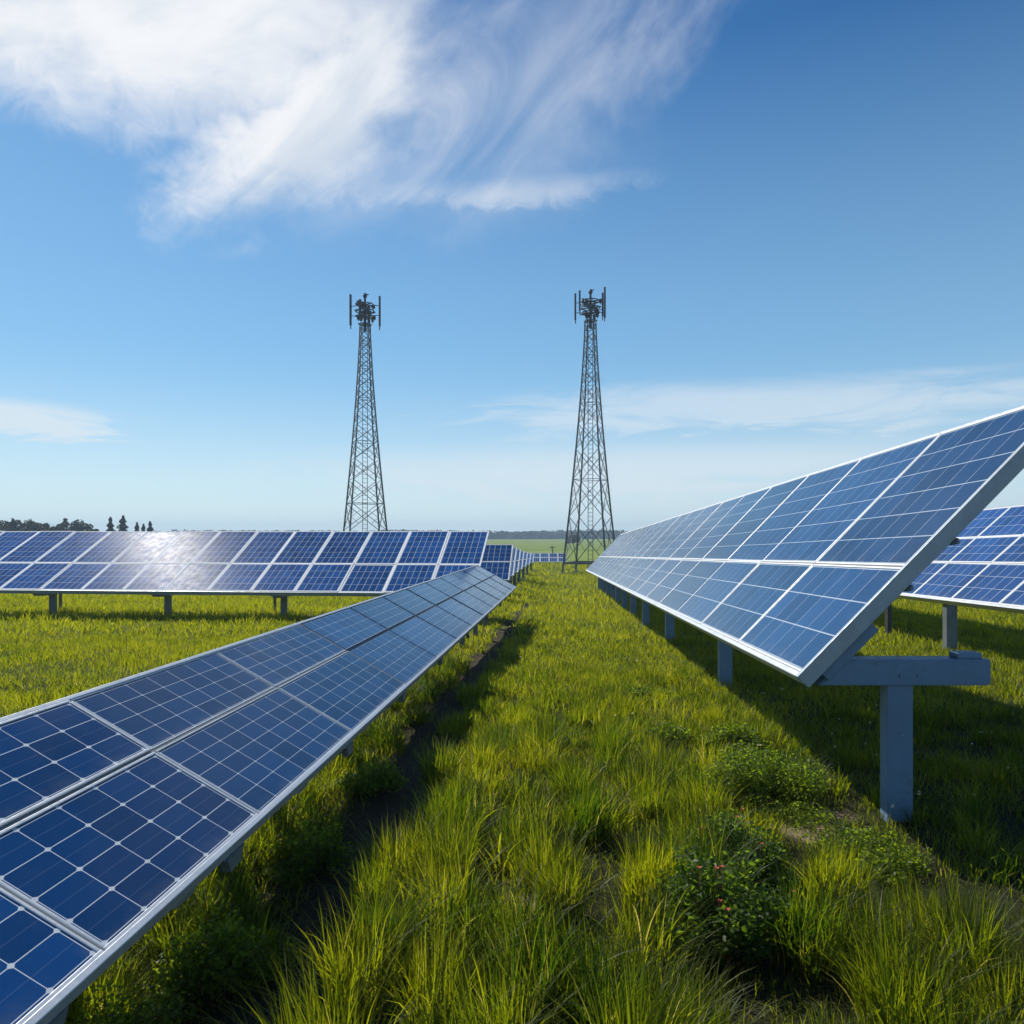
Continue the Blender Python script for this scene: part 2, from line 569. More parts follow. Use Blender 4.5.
xs = axis_coords([(-1600, -300, 12), (-300, -60, 24), (-60, -12, 48), (-12, -3, 60), (-3, 4.5, 130), (4.5, 14, 60), (14, 60, 46), (60, 300, 24), (300, 1600, 12)])
ys = axis_coords([(-40, 0, 20), (0, 2, 12), (2, 9, 120), (9, 30, 140), (30, 100, 80), (100, 400, 40), (400, 1600, 24)])
gx, gy = np.meshgrid(xs, ys)
gz = H(gx, gy)
verts = np.stack([gx, gy, gz], -1).reshape(-1, 3)
ny, nx = gx.shape
i = np.arange((ny - 1) * (nx - 1))
r_, c_ = i // (nx - 1), i % (nx - 1)
v0 = r_ * nx + c_
quads = np.stack([v0, v0 + 1, v0 + nx + 1, v0 + nx], -1)

m, nt = new_mat('field_ground')
geo = nt.new('ShaderNodeNewGeometry')
pos = geo.outputs['Position']
sp = nt.new('ShaderNodeSeparateXYZ')
nt.l.new(pos, sp.inputs[0])
n_big = nt.noise(pos, 0.35, 5.0, 0.6, 0.4)
n_mid = nt.noise(pos, 4.0, 6.0, 0.65, 0.3)
n_fine = nt.noise(pos, 45.0, 4.0, 0.7)
turf = nt.mix(nt.mr(n_mid, 0.3, 0.7), (0.060, 0.080, 0.007, 1), (0.130, 0.155, 0.012, 1))
turf = nt.mix(nt.mr(n_big, 0.4, 0.7, 0.0, 0.5), turf, (0.10, 0.115, 0.02, 1))
turf = nt.mix(nt.mr(n_fine, 0.45, 0.75, 0.0, 0.6), turf, (0.050, 0.042, 0.022, 1))
shaded_thatch = nt.mix(nt.mr(n_fine, 0.3, 0.7), (0.014, 0.016, 0.006, 1), (0.045, 0.045, 0.016, 1))  # near ground colour darkened to paint in the shade between grass clumps
turf = nt.mix(nt.mr(sp.outputs[1], 5.0, 20.0), shaded_thatch, turf)
# the next farm's fields beyond the array
n_f2 = nt.noise(nt.xyz(nt.m('MULTIPLY', sp.outputs[0], 0.002), nt.m('MULTIPLY', sp.outputs[1], 0.012), 0.0), 1.0, 3.0, 0.5)
fields = nt.mix(nt.mr(n_f2, 0.40, 0.60), (0.150, 0.210, 0.026, 1), (0.210, 0.270, 0.045, 1))
fields = nt.mix(nt.mr(nt.noise(pos, 0.12, 6.0, 0.65), 0.3, 0.7, 0.0, 0.3), fields, (0.08, 0.12, 0.022, 1))
turf = nt.mix(nt.mr(nt.m('ADD', sp.outputs[1], nt.m('MULTIPLY', n_big, 6.0)), 90.0, 94.0), turf, fields)
soil_a = nt.new('ShaderNodeAttribute')
soil_a.attribute_name = 'soil'
bare_a = nt.new('ShaderNodeAttribute')
bare_a.attribute_name = 'bare'
soil = nt.mix(nt.mr(n_fine, 0.3, 0.7), (0.030, 0.022, 0.014, 1), (0.095, 0.070, 0.045, 1))
sand = nt.mix(nt.mr(n_fine, 0.3, 0.7), (0.15, 0.11, 0.06, 1), (0.34, 0.26, 0.15, 1))
c = nt.mix(soil_a.outputs['Fac'], turf, soil)
c = nt.mix(bare_a.outputs['Fac'], c, sand)
hgt = nt.m('ADD', nt.m('MULTIPLY', n_mid, 0.5), nt.m('MULTIPLY', n_fine, 0.5))
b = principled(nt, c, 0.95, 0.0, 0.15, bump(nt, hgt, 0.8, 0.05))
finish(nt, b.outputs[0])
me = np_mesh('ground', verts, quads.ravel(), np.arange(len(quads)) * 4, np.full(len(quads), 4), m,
             {'soil': trackmask(verts[:, 0], verts[:, 1]) * (verts[:, 1] > -1), 'bare': baremask(verts[:, 0], verts[:, 1])})
me.polygons.foreach_set('use_smooth', np.ones(len(quads), bool))
ground = link('ground', me)
tag(ground, 'gently sloping green field ground with a dark soil track', 'ground', kind='structure')


# ------------------------------------------------------------------ solar arrays
def module_meshes(key, wd, ln, nu, nv, mat_cell, mat_frame, fw=0.035, th=0.04, pad=0.012):
    """one framed solar module in its own frame: x along the row, y up the slope, z normal"""
    g = 0.006
    bm = bmesh.new()
    uv = bm.loops.layers.uv.new('UVMap')
    x0, x1, y0, y1 = fw - 0.002, wd - fw + 0.002, fw - 0.002, ln - fw + 0.002
    z1, z0 = -0.006, -0.014
    vs = [bm.verts.new(p) for p in ((x0, y0, z1), (x1, y0, z1), (x1, y1, z1), (x0, y1, z1), (x0, y0, z0), (x1, y0, z0), (x1, y1, z0), (x0, y1, z0))]
    for f in ((0, 1, 2, 3), (7, 6, 5, 4), (0, 4, 5, 1), (1, 5, 6, 2), (2, 6, 7, 3), (3, 7, 4, 0)):
        face = bm.faces.new([vs[k] for k in f])
        for lp in face.loops:
            px, py = lp.vert.co.x, lp.vert.co.y
            lp[uv].uv = ((px - x0 - pad) / (x1 - x0 - 2 * pad) * nu, (py - y0 - pad) / (y1 - y0 - 2 * pad) * nv)
    gm = bpy.data.meshes.new('solar_panel')
    bm.to_mesh(gm)
    bm.free()
    gm.materials.append(mat_cell)
    mb = MB()
    bv = 0.003
    mb.box((g, g, -th), (wd - g, fw, 0.0), bevel=bv)
    mb.box((g, ln - fw, -th), (wd - g, ln - g, 0.0), bevel=bv)
    mb.box((g, fw, -th), (fw, ln - fw, -0.0015), bevel=bv)
    mb.box((wd - fw, fw, -th), (wd - g, ln - fw, -0.0015), bevel=bv)
    # back sheet so the underside is closed
    mb.box((fw - 0.001, fw - 0.001, -0.022), (wd - fw + 0.001, ln - fw + 0.001, -0.017))
    fm = mb.mesh('panel_frame', mat_frame)
    return gm, fm


class Row:
    def __init__(self, origin, axis, slope_vec, label, group=None, cat='solar array', name='solar_array'):
        """origin: lower edge reference point; axis: along the row; slope_vec: lower to upper edge"""
        self.o = Vector(origin)
        self.a = Vector(axis).normalized()
        s = Vector(slope_vec)
        s = s - self.a * s.dot(self.a)
        self.len = s.length
        self.s = s.normalized()
        n = self.a.cross(self.s)
        self.flip = n.z < 0
        self.xa = -self.a if self.flip else self.a
        self.n = self.xa.cross(self.s).normalized()
        base = Vector((self.o.x, self.o.y, float(H(self.o.x, self.o.y))))
        self.root = empty(name, base)
        tag(self.root, label, cat, group)
        self.base = base
        self.cache = {}

    def P(self, t, v=0.0, d=0.0):
        """world point: t along the axis, v up the slope, d along the normal"""
        return self.o + self.a * t + self.s * v + self.n * d

    def L(self, t, v=0.0, d=0.0):
        return self.P(t, v, d) - self.base

    def add_module(self, t0, t1, v0, v1, nu, nv, mc, mf, fw=0.035, jitter=0.0):
        jitter *= 1.6
        wd, ln = t1 - t0, v1 - v0
        key = (round(wd, 3), round(ln, 3), nu, nv, mc.name, mf.name, fw)
        if key not in self.cache:
            self.cache[key] = module_meshes(key, wd, ln, nu, nv, mc, mf, fw)
        gm, fm = self.cache[key]
        org = self.L(t1 if self.flip else t0, v0, random.uniform(-jitter, jitter))
        M = Matrix((self.xa, self.s, self.n)).transposed().to_4x4()
        M = M @ Matrix.Rotation(random.uniform(-1, 1) * jitter * 0.8, 4, 'X') @ Matrix.Rotation(random.uniform(-1, 1) * jitter * 0.8, 4, 'Y')
        M.translation = org
        g = link('solar_panel', gm, self.root, M)
        f = link('panel_frame', fm, g)
        return g

    def edge_bar(self, name, t0, t1, v, d0, d1, wd, mat, bevel=0.004):
        """channel running along the row"""
        mb = MB()
        dm = (d0 + d1) / 2
        mb.bar(self.L(t0, v, dm), self.L(t1, v, dm), wd, abs(d1 - d0), up=tuple(self.s.cross(self.a)) if False else tuple(self.n), bevel=bevel)
        return mb

    def lbox(self, mb, t0, t1, v0, v1, d0, d1, bevel=0.0):
        M = Matrix((self.xa, self.s, self.n)).transposed().to_4x4()
        M.translation = self.o - self.base
        if self.flip:
            t0, t1 = -t1, -t0
        mb.box((t0, v0, d0), (t1, v1, d1), M, bevel)
        return mb

    def ground(self, p):
        return float(H(p.x, p.y)) - self.base.z


# ---- right-hand row: tall steep table that dips away down the slope
aR = ((555 - 512) / F, 1.0, (HORIZON - 555) / F)
R_D0 = 5.45
rowR = Row(at(800, 672, R_D0), aR, at(1076, 390, R_D0 - 0.06) - at(800, 672, R_D0),
           'long steep blue solar array in the right foreground on a pale T-shaped post', name='solar_array')
RM = 1.07 if rowR.len > 2.6 else 1.0
pit = 1.88
NR = 20
for k in range(NR):
    rowR.add_module(k * pit, (k + 1) * pit, 0.0, RM, 6, 3, C_R, M_WHITE, 0.025, 0.002)
    rowR.add_module(k * pit, (k + 1) * pit, RM, rowR.len, 6, 6, C_R, M_WHITE, 0.025, 0.002)
LR = NR * pit
mb = MB()
rowR.lbox(mb, -0.045, -0.003, -0.045, rowR.len + 0.03, -0.110, 0.006, 0.005)
mb.build('end_channel', M_EDGE, rowR.root)
mb = MB()
rowR.lbox(mb, -0.002, LR, -0.042, 0.004, -0.10, -0.004, 0.006)
mb.build('lower_edge_rail', M_ALU, rowR.root)
mb = MB()
rowR.lbox(mb, -0.002, LR, rowR.len - 0.004, rowR.len + 0.03, -0.10, -0.004, 0.005)
mb.build('upper_edge_rail', M_ALU, rowR.root)
for v in (0.55, 1.75, 2.45):
    mb = MB()
    rowR.lbox(mb, 0.02, LR, v - 0.03, v + 0.03, -0.12, -0.043)
    mb.build('purlin', M_GALV, rowR.root)


def hbeam_post(mb, x, y, z0, z1, wx=0.225, wy=0.17):
    """rolled H section standing upright, flanges facing the camera side"""
    t = 0.022
    mb.box((x - wx / 2, y - wy / 2, z0), (x + wx / 2, y - wy / 2 + t, z1), bevel=0.004)
    mb.box((x - wx / 2, y + wy / 2 - t, z0), (x + wx / 2, y + wy / 2, z1), bevel=0.004)
    mb.box((x - t / 2, y - wy / 2 + t, z0), (x + t / 2, y + wy / 2 - t, z1))


posts_t = [0.0, 5.65, 11.05, 15.4, 18.8, 21.8, 24.6, 27.2, 29.8, 32.4, 35.0, 37.2]
for j, t in enumerate(posts_t):
    ty = 0.02 if j == 0 else t
    e = rowR.L(ty, 0)
    # the cross beam is level, its left end under the lower edge
    zb = e.z + 0.0                          # top of the beam at the lower edge
    ytop = e.y + 0.10
    bx0, bx1 = e.x + 0.03, e.x + 1.41
    pxm = e.x + 0.76
    g = rowR.ground(rowR.base + Vector((pxm, ytop, 0)))
    big = j == 0
    zt = zb + (0.085 if big else 0.12)
    bh = 0.19
    mb = MB()
    mb.box((pxm - 0.095, ytop - 0.06, g - 0.25), (pxm + 0.095, ytop + 0.06, zt - bh + 0.001), bevel=0.008)
    post = mb.build('post', M_POST, rowR.root)
    mb = MB()
    if big:
        for zz0, zz1 in ((zt - bh, zt),):
            ya, yb = ytop - 0.088, ytop + 0.088
            vs = [mb.bm.verts.new(p) for p in ((e.x + 0.14, ya, zz0), (bx1, ya, zz0), (bx1, yb, zz0), (e.x + 0.14, yb, zz0),
                                               (e.x + 0.36, ya, zz1), (bx1, ya, zz1), (bx1, yb, zz1), (e.x + 0.36, yb, zz1))]
            fs = [mb.bm.faces.new([vs[q] for q in f]) for f in ((0, 3, 2, 1), (4, 5, 6, 7), (0, 1, 5, 4), (1, 2, 6, 5), (2, 3, 7, 6), (3, 0, 4, 7))]
            bmesh.ops.bevel(mb.bm, geom=list({ed_ for f in fs for ed_ in f.edges}), offset=0.01, segments=2, affect='EDGES')
    else:
        mb.box((bx0 + 0.38, ytop - 0.07, zt - bh), (bx1, ytop + 0.07, zt), bevel=0.006)
    mb.build('cross_beam', M_POST, rowR.root)
    if big:
        mb = MB()
        mb.box((bx1 - 0.23, ytop - 0.07, zt - 0.001), (bx1 - 0.05, ytop + 0.06, zt + 0.045), bevel=0.012)
        mb.build('end_stop', M_POST, rowR.root)
        for bx in (pxm - 0.01, pxm + 0.11):
            mb = MB()
            mb.tube((bx, ytop - 0.100, zt - bh * 0.63), (bx, ytop - 0.080, zt - bh * 0.63), 0.017 if bx < pxm else 0.010, n=6)
            mb.build('bolt', M_POST, rowR.root)
        mb = MB()
        mb.tube((pxm, ytop - 0.093, zt - bh - 0.36), (pxm, ytop - 0.080, zt - bh - 0.36), 0.008, n=8)
        mb.build('bolt', M_EDGE, rowR.root)
    # inclined rafter along the underside of the modules
    mb = MB()
    rowR.lbox(mb, t + 0.03, t + 0.17, 0.10 if big else 0.02, 0.62 if big else rowR.len - 0.25, -0.205, -0.122, 0.006)
    mb.build('rafter', M_POST, rowR.root)
    if not big:
        top = rowR.L(t + 0.10, 1.9, -0.20)
        mb = MB()
        mb.bar((bx1 - 0.06, ytop, zt), top, 0.07, 0.07)
        mb.build('brace', M_POST, rowR.root)
# clamp clusters hanging under the end channel
for v in (0.95, 1.42):
    mb = MB()
    rowR.lbox(mb, -0.02, 0.05, v, v + 0.06, -0.15, -0.125, 0.01)
    mb.tube(rowR.L(-0.03, v + 0.03, -0.145), rowR.L(0.06, v + 0.03, -0.145), 0.014)
    mb.build('clamp', M_GALV, rowR.root)

# ---- left-hand row: low table, seen from above
aL = ((576 - 512) / F, 1.0, (HORIZON - 533) / F)
L_D = 3.7
rowL = Row(at(261, 814, L_D), aL, at(69, 699, L_D + 0.09) - at(261, 814, L_D),
           'low flat solar array running away from the left foreground, sloping down towards the soil track')
LM = rowL.len * 0.553
seam = [-3.9, -2.6, -1.38, 0.0, 1.76, 3.62, 5.35, 7.0, 8.6, 10.2, 11.8, 13.4, 15.0, 16.6, 18.0]
seam = [q * 0.881 for q in seam]
for k in range(len(seam) - 1):
    t0, t1 = seam[k], seam[k + 1]
    if k < 3:
        mc, mf, fw, nu, nv, nv2 = C_L, M_ALU, 0.021, 5, 4, 3
        if k == 2:
            nu = 5
    elif k < 5:
        mc, mf, fw, nu, nv, nv2 = C_L2, M_ALU, 0.016, 7, 5, 4
    else:
        mc, mf, fw, nu, nv, nv2 = C_L2, M_DARKFR, 0.011, 7, 5, 4
    rowL.add_module(t0, t1, 0.0, LM - 0.003, nu, nv, mc, mf, fw, 0.0015)
    rowL.add_module(t0, t1, LM + 0.003, rowL.len, nu, nv2, mc, mf, fw, 0.0015)
T0, T1 = seam[0], seam[-1]
mb = MB()
rowL.lbox(mb, T0, T1, -0.022, 0.007, -0.075, 0.003, 0.004)
mb.build('lower_edge_rail', M_ALU, rowL.root)
mb = MB()
rowL.lbox(mb, T0, T1, rowL.len - 0.007, rowL.len + 0.02, -0.06, 0.003, 0.004)
mb.build('upper_edge_rail', M_ALU, rowL.root)
mb = MB()
rowL.lbox(mb, T0, T1, LM - 0.006, LM + 0.006, -0.05, -0.006)
mb.build('middle_rail', M_GALV, rowL.root)
for v in (0.3, 1.0):
    mb = MB()
    rowL.lbox(mb, T0 + 0.05, T1 - 0.05, v - 0.03, v + 0.03, -0.11, -0.043)
    mb.build('purlin', M_GALV, rowL.root)
for t in (-2.6, -0.62, 0.72, 1.50, 3.1, 4.9, 6.8, 8.7, 10.6, 12.5, 14.2):
    # bracket under the lower edge, then a stubby post set back from it
    mb = MB()
    rowL.lbox(mb, t - 0.04, t + 0.10, -0.005, rowL.len - 0.15, -0.165, -0.076, 0.006)
    mb.build('bracket', M_EDGE, rowL.root)
    p = rowL.L(t + 0.03, 0.62, -0.16)
    g = rowL.ground(rowL.base + p)
    mb = MB()
    mb.box((p.x - 0.05, p.y - 0.05, g - 0.2), (p.x + 0.05, p.y + 0.05, p.z), bevel=0.004)
    mb.build('post', M_GALV, rowL.root)

for t in (-1.5, -0.28, 1.46, 3.1, 5.0, 7.2, 9.5, 11.9, 14.2):
    e = rowL.L(t, -0.002, -0.02)
    mb = MB()
    vs = []
    for dx in (-0.03, 0.012):
        for (dy, dz) in ((-0.10, -0.05), (0.10, -0.05), (0.06, -0.115), (-0.06, -0.115)):
            vs.append(mb.bm.verts.new((e.x + dx, e.y + dy, e.z + dz)))
    for f in ((0, 1, 2, 3), (7, 6, 5, 4), (0, 4, 5, 1), (1, 5, 6, 2), (2, 6, 7, 3), (3, 7, 4, 0)):
        mb.bm.faces.new([vs[q] for q in f])
    bmesh.ops.recalc_face_normals(mb.bm, faces=mb.bm.faces)
    mb.build('gusset_plate', M_GALV, rowL.root)

# ---- wide row across the field behind, tilted towards the camera
sA = Vector((0.0973, 1.0, 0.514))
aA = Vector((-1.0, 0.0973, 0.0))
rowA = Row(at(474, 593, 18.7), aA, sA.normalized() * 3.42,
           'wide blue solar array standing across the grass behind, with sun glare on its panels')
AM = rowA.len * 0.423
NA, pa = 18, 1.16
for k in range(NA):
    rowA.add_module(k * pa, (k + 1) * pa, 0, AM, 6, 4, C_A, M_MATTE, 0.045, 0.003)
    rowA.add_module(k * pa, (k + 1) * pa, AM, rowA.len, 6, 6, C_A, M_MATTE, 0.045, 0.003)
LA = NA * pa
mb = MB()
rowA.lbox(mb, -0.01, LA, -0.03, 0.005, -0.11, -0.005, 0.004)
mb.build('lower_edge_rail', M_EDGE, rowA.root)
for v in (0.7, 2.6):
    mb = MB()
    rowA.lbox(mb, 0.05, LA - 0.05, v - 0.04, v + 0.04, -0.13, -0.043)
    mb.build('purlin', M_GALV, rowA.root)
for px in (-62, 53, 168, 284, 397):
    t = 8.0
    for _ in range(6):
        dd = rowA.L(t, 1.0, -0.14) + rowA.base
        t += (dd.x - (px - 512) / F * dd.y)
    p = rowA.L(t, 1.0, -0.14)
    g = rowA.ground(rowA.base + p)
    mb = MB()
    mb.box((p.x - 0.075, p.y - 0.075, g - 0.2), (p.x + 0.075, p.y + 0.075, p.z), bevel=0.008)
    mb.build('post', M_GALV, rowA.root)
    mb = MB()
    mb.box((p.x - 0.075, p.y - 0.75, rowA.L(t, 0.25, -0.2).z - 0.12), (p.x + 0.22, p.y - 0.076, rowA.L(t, 0.25, -0.2).z + 0.02), bevel=0.01)
    mb.build('bracket', M_GALV, rowA.root)
    mb = MB()
    rowA.lbox(mb, t - 0.05, t + 0.05, 0.15, rowA.len - 0.2, -0.24, -0.131, 0.004)
    mb.build('rafter', M_GALV, rowA.root)
    q = rowA.L(t + 0.9, 2.7, -0.14)
    g2 = rowA.ground(rowA.base + q)
    mb = MB()
    mb.box((q.x - 0.035, q.y - 0.035, g2 - 0.2), (q.x + 0.035, q.y + 0.035, q.z), bevel=0.003)
    mb.build('rear_post', M_GALV, rowA.root)
    mb = MB()
    mb.box((q.x - 0.16, q.y - 1.9, rowA.L(t, 0.3, -0.2).z - 0.10), (q.x + 0.16, q.y - 1.5, rowA.L(t, 0.3, -0.2).z + 0.05), bevel=0.02)
    mb.build('junction_box', M_DARKFR, rowA.root)

# ---- row beyond the right-hand one, parallel to it
rowD = Row(at(950, 599, 15.0), aR, at(1060, 501, 14.95) - at(950, 599, 15.0),
           'three-tier blue solar array standing farther off to the right, partly behind the steep one')
v3 = [0, rowD.len * 0.37, rowD.len * 0.65, rowD.len]
pd = 1.62
for k in range(-3, 15):
    for q in range(3):
        rowD.add_module(k * pd, (k + 1) * pd, v3[q], v3[q + 1], 5, 3, C_D, M_WHITE, 0.032, 0.002)
mb = MB()
rowD.lbox(mb, -3 * pd, 15 * pd, -0.05, 0.004, -0.12, -0.004, 0.005)
mb.build('lower_edge_rail', M_ALU, rowD.root)
mb = MB()
rowD.lbox(mb, -3 * pd, 15 * pd, rowD.len - 0.004, rowD.len + 0.04, -0.12, -0.004, 0.005)
mb.build('upper_edge_rail', M_EDGE, rowD.root)
for v in (0.7, 2.2):
    mb = MB()
    rowD.lbox(mb, -3 * pd + 0.05, 15 * pd - 0.05, v - 0.03, v + 0.03, -0.12, -0.043)
    mb.build('purlin', M_GALV, rowD.root)
for t in (-4.3, 0.35, 3.2, 7.5, 12.0, 16.5, 21.0):
    e = rowD.L(t, 0.15, -0.1)
    g = rowD.ground(rowD.base + e)
    mb = MB()
    mb.box((e.x - (0.11 if t < 3 else 0.05), e.y - 0.08, g - 0.2), (e.x + (0.11 if t < 3 else 0.05), e.y + 0.08, e.z), bevel=0.01)
    mb.build('post', M_GALV if t < 3 else M_DARKFR, rowD.root)
    mb = MB()
    rowD.lbox(mb, t - 0.9, t - 0.8, 0.12, 0.28, -0.22, -0.12, 0.01)
    mb.build('clamp', M_DARKFR, rowD.root)

# ---- seven short rows one behind another beyond the wide one
backs = [(27.0, 509, 580.0, 544.5), (31.0, 513.5, 575.5, 547.5), (36.0, 518, 572.0, 549.5), (42.0, 522, 569.0, 551.0),
         (49.0, 526, 566.5, 552.3), (57.0, 529.5, 564.3, 553.3), (66.0, 533, 562.5, 554.0)]
where = ['nearest of the seven short striped solar rows behind the right end of the wide array',
         'second nearest of the seven short striped solar rows beyond the wide array',
         'third of the seven short striped solar rows beyond the wide array, counting away',
         'middle one of the seven short striped solar rows receding beyond the wide array',
         'fifth of the seven short striped solar rows beyond the wide array, counting away',
         'last but one of the seven short striped solar rows receding beyond the wide array',
         'farthest and smallest of the seven short striped solar rows beyond the wide array']
for j, (D, px, pb, pt) in enumerate(backs):
    lo = at(px, pb, D)
    dz = at(px, pt, D + 1.9).z - lo.z
    rr = Row(lo, (-1.0, 0.085, 0.0), (0.16, 1.9, dz), where[j], 'short rows receding along the left of the grass corridor')
    h2 = rr.len * 0.5
    for k in range(4 if j < 2 else 3):
        rr.add_module(k * 1.0 * pa, (k + 1) * pa, 0, h2, 5, 3, C_A if j == 0 else C_B, M_WHITE, 0.03, 0.0)
        rr.add_module(k * 1.0 * pa, (k + 1) * pa, h2, rr.len, 5, 4, C_A if j == 0 else C_B, M_WHITE, 0.03, 0.0)
    for t in (0.25, 2.6):
        for v in (0.5, rr.len - 0.4):
            p = rr.L(t, v, -0.05)
            g = rr.ground(rr.base + p)
            mb = MB()
            mb.box((p.x - 0.05, p.y - 0.05, g - 0.2), (p.x + 0.05, p.y + 0.05, p.z))
            mb.build('post', M_GALV, rr.root)
    mb = MB()
    rr.lbox(mb, -0.03, -0.003, -0.02, rr.len + 0.02, -0.07, 0.004)
    mb.build('end_channel', M_EDGE, rr.root)

# ---- small pale row closing the corridor
lo = at(567, 562, 88.0)
far = Row(lo, (-1.0, 0.03, 0.0), (0.0, 1.3, 1.02), 'small pale solar row closing the far end of the grass corridor')
for k in range(6):
    far.add_module(k * 1.05, (k + 1) * 1.05, 0, far.len * 0.5, 4, 2, C_B, M_WHITE, 0.08, 0.0)
    far.add_module(k * 1.05, (k + 1) * 1.05, far.len * 0.5, far.len, 4, 2, C_B, M_WHITE, 0.08, 0.0)
for t in (0.2, 2.2, 4.2, 6.1):
    p = far.L(t, 0.6, -0.05)
    mb = MB()
    mb.box((p.x - 0.06, p.y - 0.06, far.ground(far.base + p) - 0.2), (p.x + 0.06, p.y + 0.06, p.z))
    mb.build('post', M_WHITE, far.root)

p0 = at(554, 562, 91.0)
g0 = float(H(p0.x, p0.y))
pole = empty('wooden_pole', (p0.x, p0.y, g0))
tag(pole, 'thin leaning wooden pole behind the small pale far row', 'pole')
mb = MB()
mb.tube((0, 0, -0.2), (-0.25, 0, 2.0), 0.10, 0.07)
mb.build('shaft', M_WOOD, pole)
mb = MB()
mb.bar((-0.5, 0.09, 1.75), (0.2, 0.09, 1.85), 0.1)
mb.build('crosspiece', M_WOOD, pole)


# ------------------------------------------------------------------ lattice towers
def tower(px_c, D, rot, label, antennas, step=0.92, z_foot=None):
    c = at(px_c, HORIZON, D)
    g = float(H(c.x, c.y)) if z_foot is None else z_foot
    root = empty('lattice_tower', (c.x, c.y, g))
    root.rotation_euler = (0, 0, R(rot))
    tag(root, label, 'tower', 'pair of lattice antenna towers')
    Ht = 20.6 if z_foot is None else 20.6
    Ht = 19.6 - g

    def wv(z):
        return 0.74 + 2.95 * max(0.0, 1 - z / Ht) ** 1.35
    levels = [0.0]
    z = 0.9
    levels.append(z)
    while z < Ht - 0.4:
        z += max(0.5, wv(z) * step)
        levels.append(min(z, Ht))
    levels[-1] = Ht
    cs = [(-1, -1), (1, -1), (1, 1), (-1, 1)]

    def cor(i, z):
        h = wv(z) / 2
        return Vector((cs[i % 4][0] * h, cs[i % 4][1] * h, z))
    for i in range(4):
        mb = MB()
        for a, b_ in zip(levels[:-1], levels[1:]):
            th = 0.125 - 0.045 * a / Ht
            mb.bar(cor(i, a), cor(i, b_), th, th)
        mb.box((cor(i, 0).x - 0.22, cor(i, 0).y - 0.22, -0.9), (cor(i, 0).x + 0.22, cor(i, 0).y + 0.22, 0.12), bevel=0.02)
        mb.build('leg', M_TOWER, root)
    for i in range(4):
        mb = MB()
        for li, (a, b_) in enumerate(zip(levels[:-1], levels[1:])):
            th = 0.052 - 0.014 * a / Ht
            if li > 0:
                mb.bar(cor(i, a), cor(i + 1, b_), th, th)
                mb.bar(cor(i + 1, a), cor(i, b_), th, th)
                # redundant members
                pm = (cor(i, a) + cor(i + 1, b_)) / 2
                if wv(a) > 1.1:
                    q = cor(i, (a + b_) / 2)
                    q2 = cor(i + 1, (a + b_) / 2)
                    mb.bar(q, (cor(i, a) * 0.75 + cor(i + 1, b_) * 0.25), th * 0.6, th * 0.6)
                    mb.bar(q, (cor(i, b_) * 0.75 + cor(i + 1, a) * 0.25), th * 0.6, th * 0.6)
                    mb.bar(q2, (cor(i, a) * 0.25 + cor(i + 1, b_) * 0.75), th * 0.6, th * 0.6)
                    mb.bar(q2, (cor(i, b_) * 0.25 + cor(i + 1, a) * 0.75), th * 0.6, th * 0.6)
            if li == 1:
                mb.bar(cor(i, a), cor(i + 1, a), 0.14, 0.14)
            elif li % 3 == 0:
                mb.bar(cor(i, a), cor(i + 1, a), th, th)
        mb.build('bracing', M_TOWER, root)
    # climbing ladder and feeder cables up the middle
    mb = MB()
    for sx in (-0.2, 0.2):
        mb.bar((sx, 0.0, 0.2), (sx, 0.0, Ht), 0.045, 0.045)
    z = 0.5
    while z < Ht:
        mb.bar((-0.2, 0, z), (0.2, 0, z), 0.03, 0.03)
        z += 0.35
    mb.build('ladder', M_TOWER, root)
    # head: pole, ring frames, radios
    mb = MB()
    mb.tube((0, 0, Ht - 0.5), (0, 0, Ht + 2.55), 0.13, 0.09)
    mb.tube((0, 0, Ht + 2.25), (0, 0, Ht + 2.5), 0.05, 0.20, 10)
    mb.tube((0, 0, Ht + 2.5), (0, 0, Ht + 2.72), 0.20, 0.10, 10)
    mb.bar((-0.1, 0, Ht + 2.6), (0.32, 0, Ht + 2.66), 0.06)
    mb.build('head_pole', M_ANT, root)
    for zz, rr_ in ((Ht + 0.1, 0.55), (Ht + 0.75, 0.80), (Ht + 1.2, 0.86), (Ht + 1.75, 0.80)):
        mb = MB()
        n = 6
        pts = [Vector((math.cos(2 * math.pi * q / n) * rr_, math.sin(2 * math.pi * q / n) * rr_, zz)) for q in range(n)]
        for q in range(n):
            mb.bar(pts[q], pts[(q + 1) % n], 0.07)
            mb.bar((0, 0, zz), pts[q], 0.07)
        mb.build('ring_frame', M_TOWER, root)
    for q in range(14):
        a = q * 2.4
        rr_ = (0.32, 0.62, 0.82)[q % 3]
        zz = Ht + 0.35 + (q * 0.37) % 1.55
        M = Matrix.Rotation(a, 4, 'Z')
        M.translation = (math.cos(a) * rr_, math.sin(a) * rr_, zz)
        mb = MB()
        mb.box((-0.10, -0.12, -0.16), (0.10, 0.12, 0.16), M, 0.02)
        mb.tube(M @ Vector((0.02, 0.0, -0.28)), M @ Vector((0.02, 0.0, -0.155)), 0.035, n=6)
        mb.build('radio_unit', M_RUST if q % 2 else M_ANT, root)
    ci, si = math.cos(R(-rot)), math.sin(R(-rot))
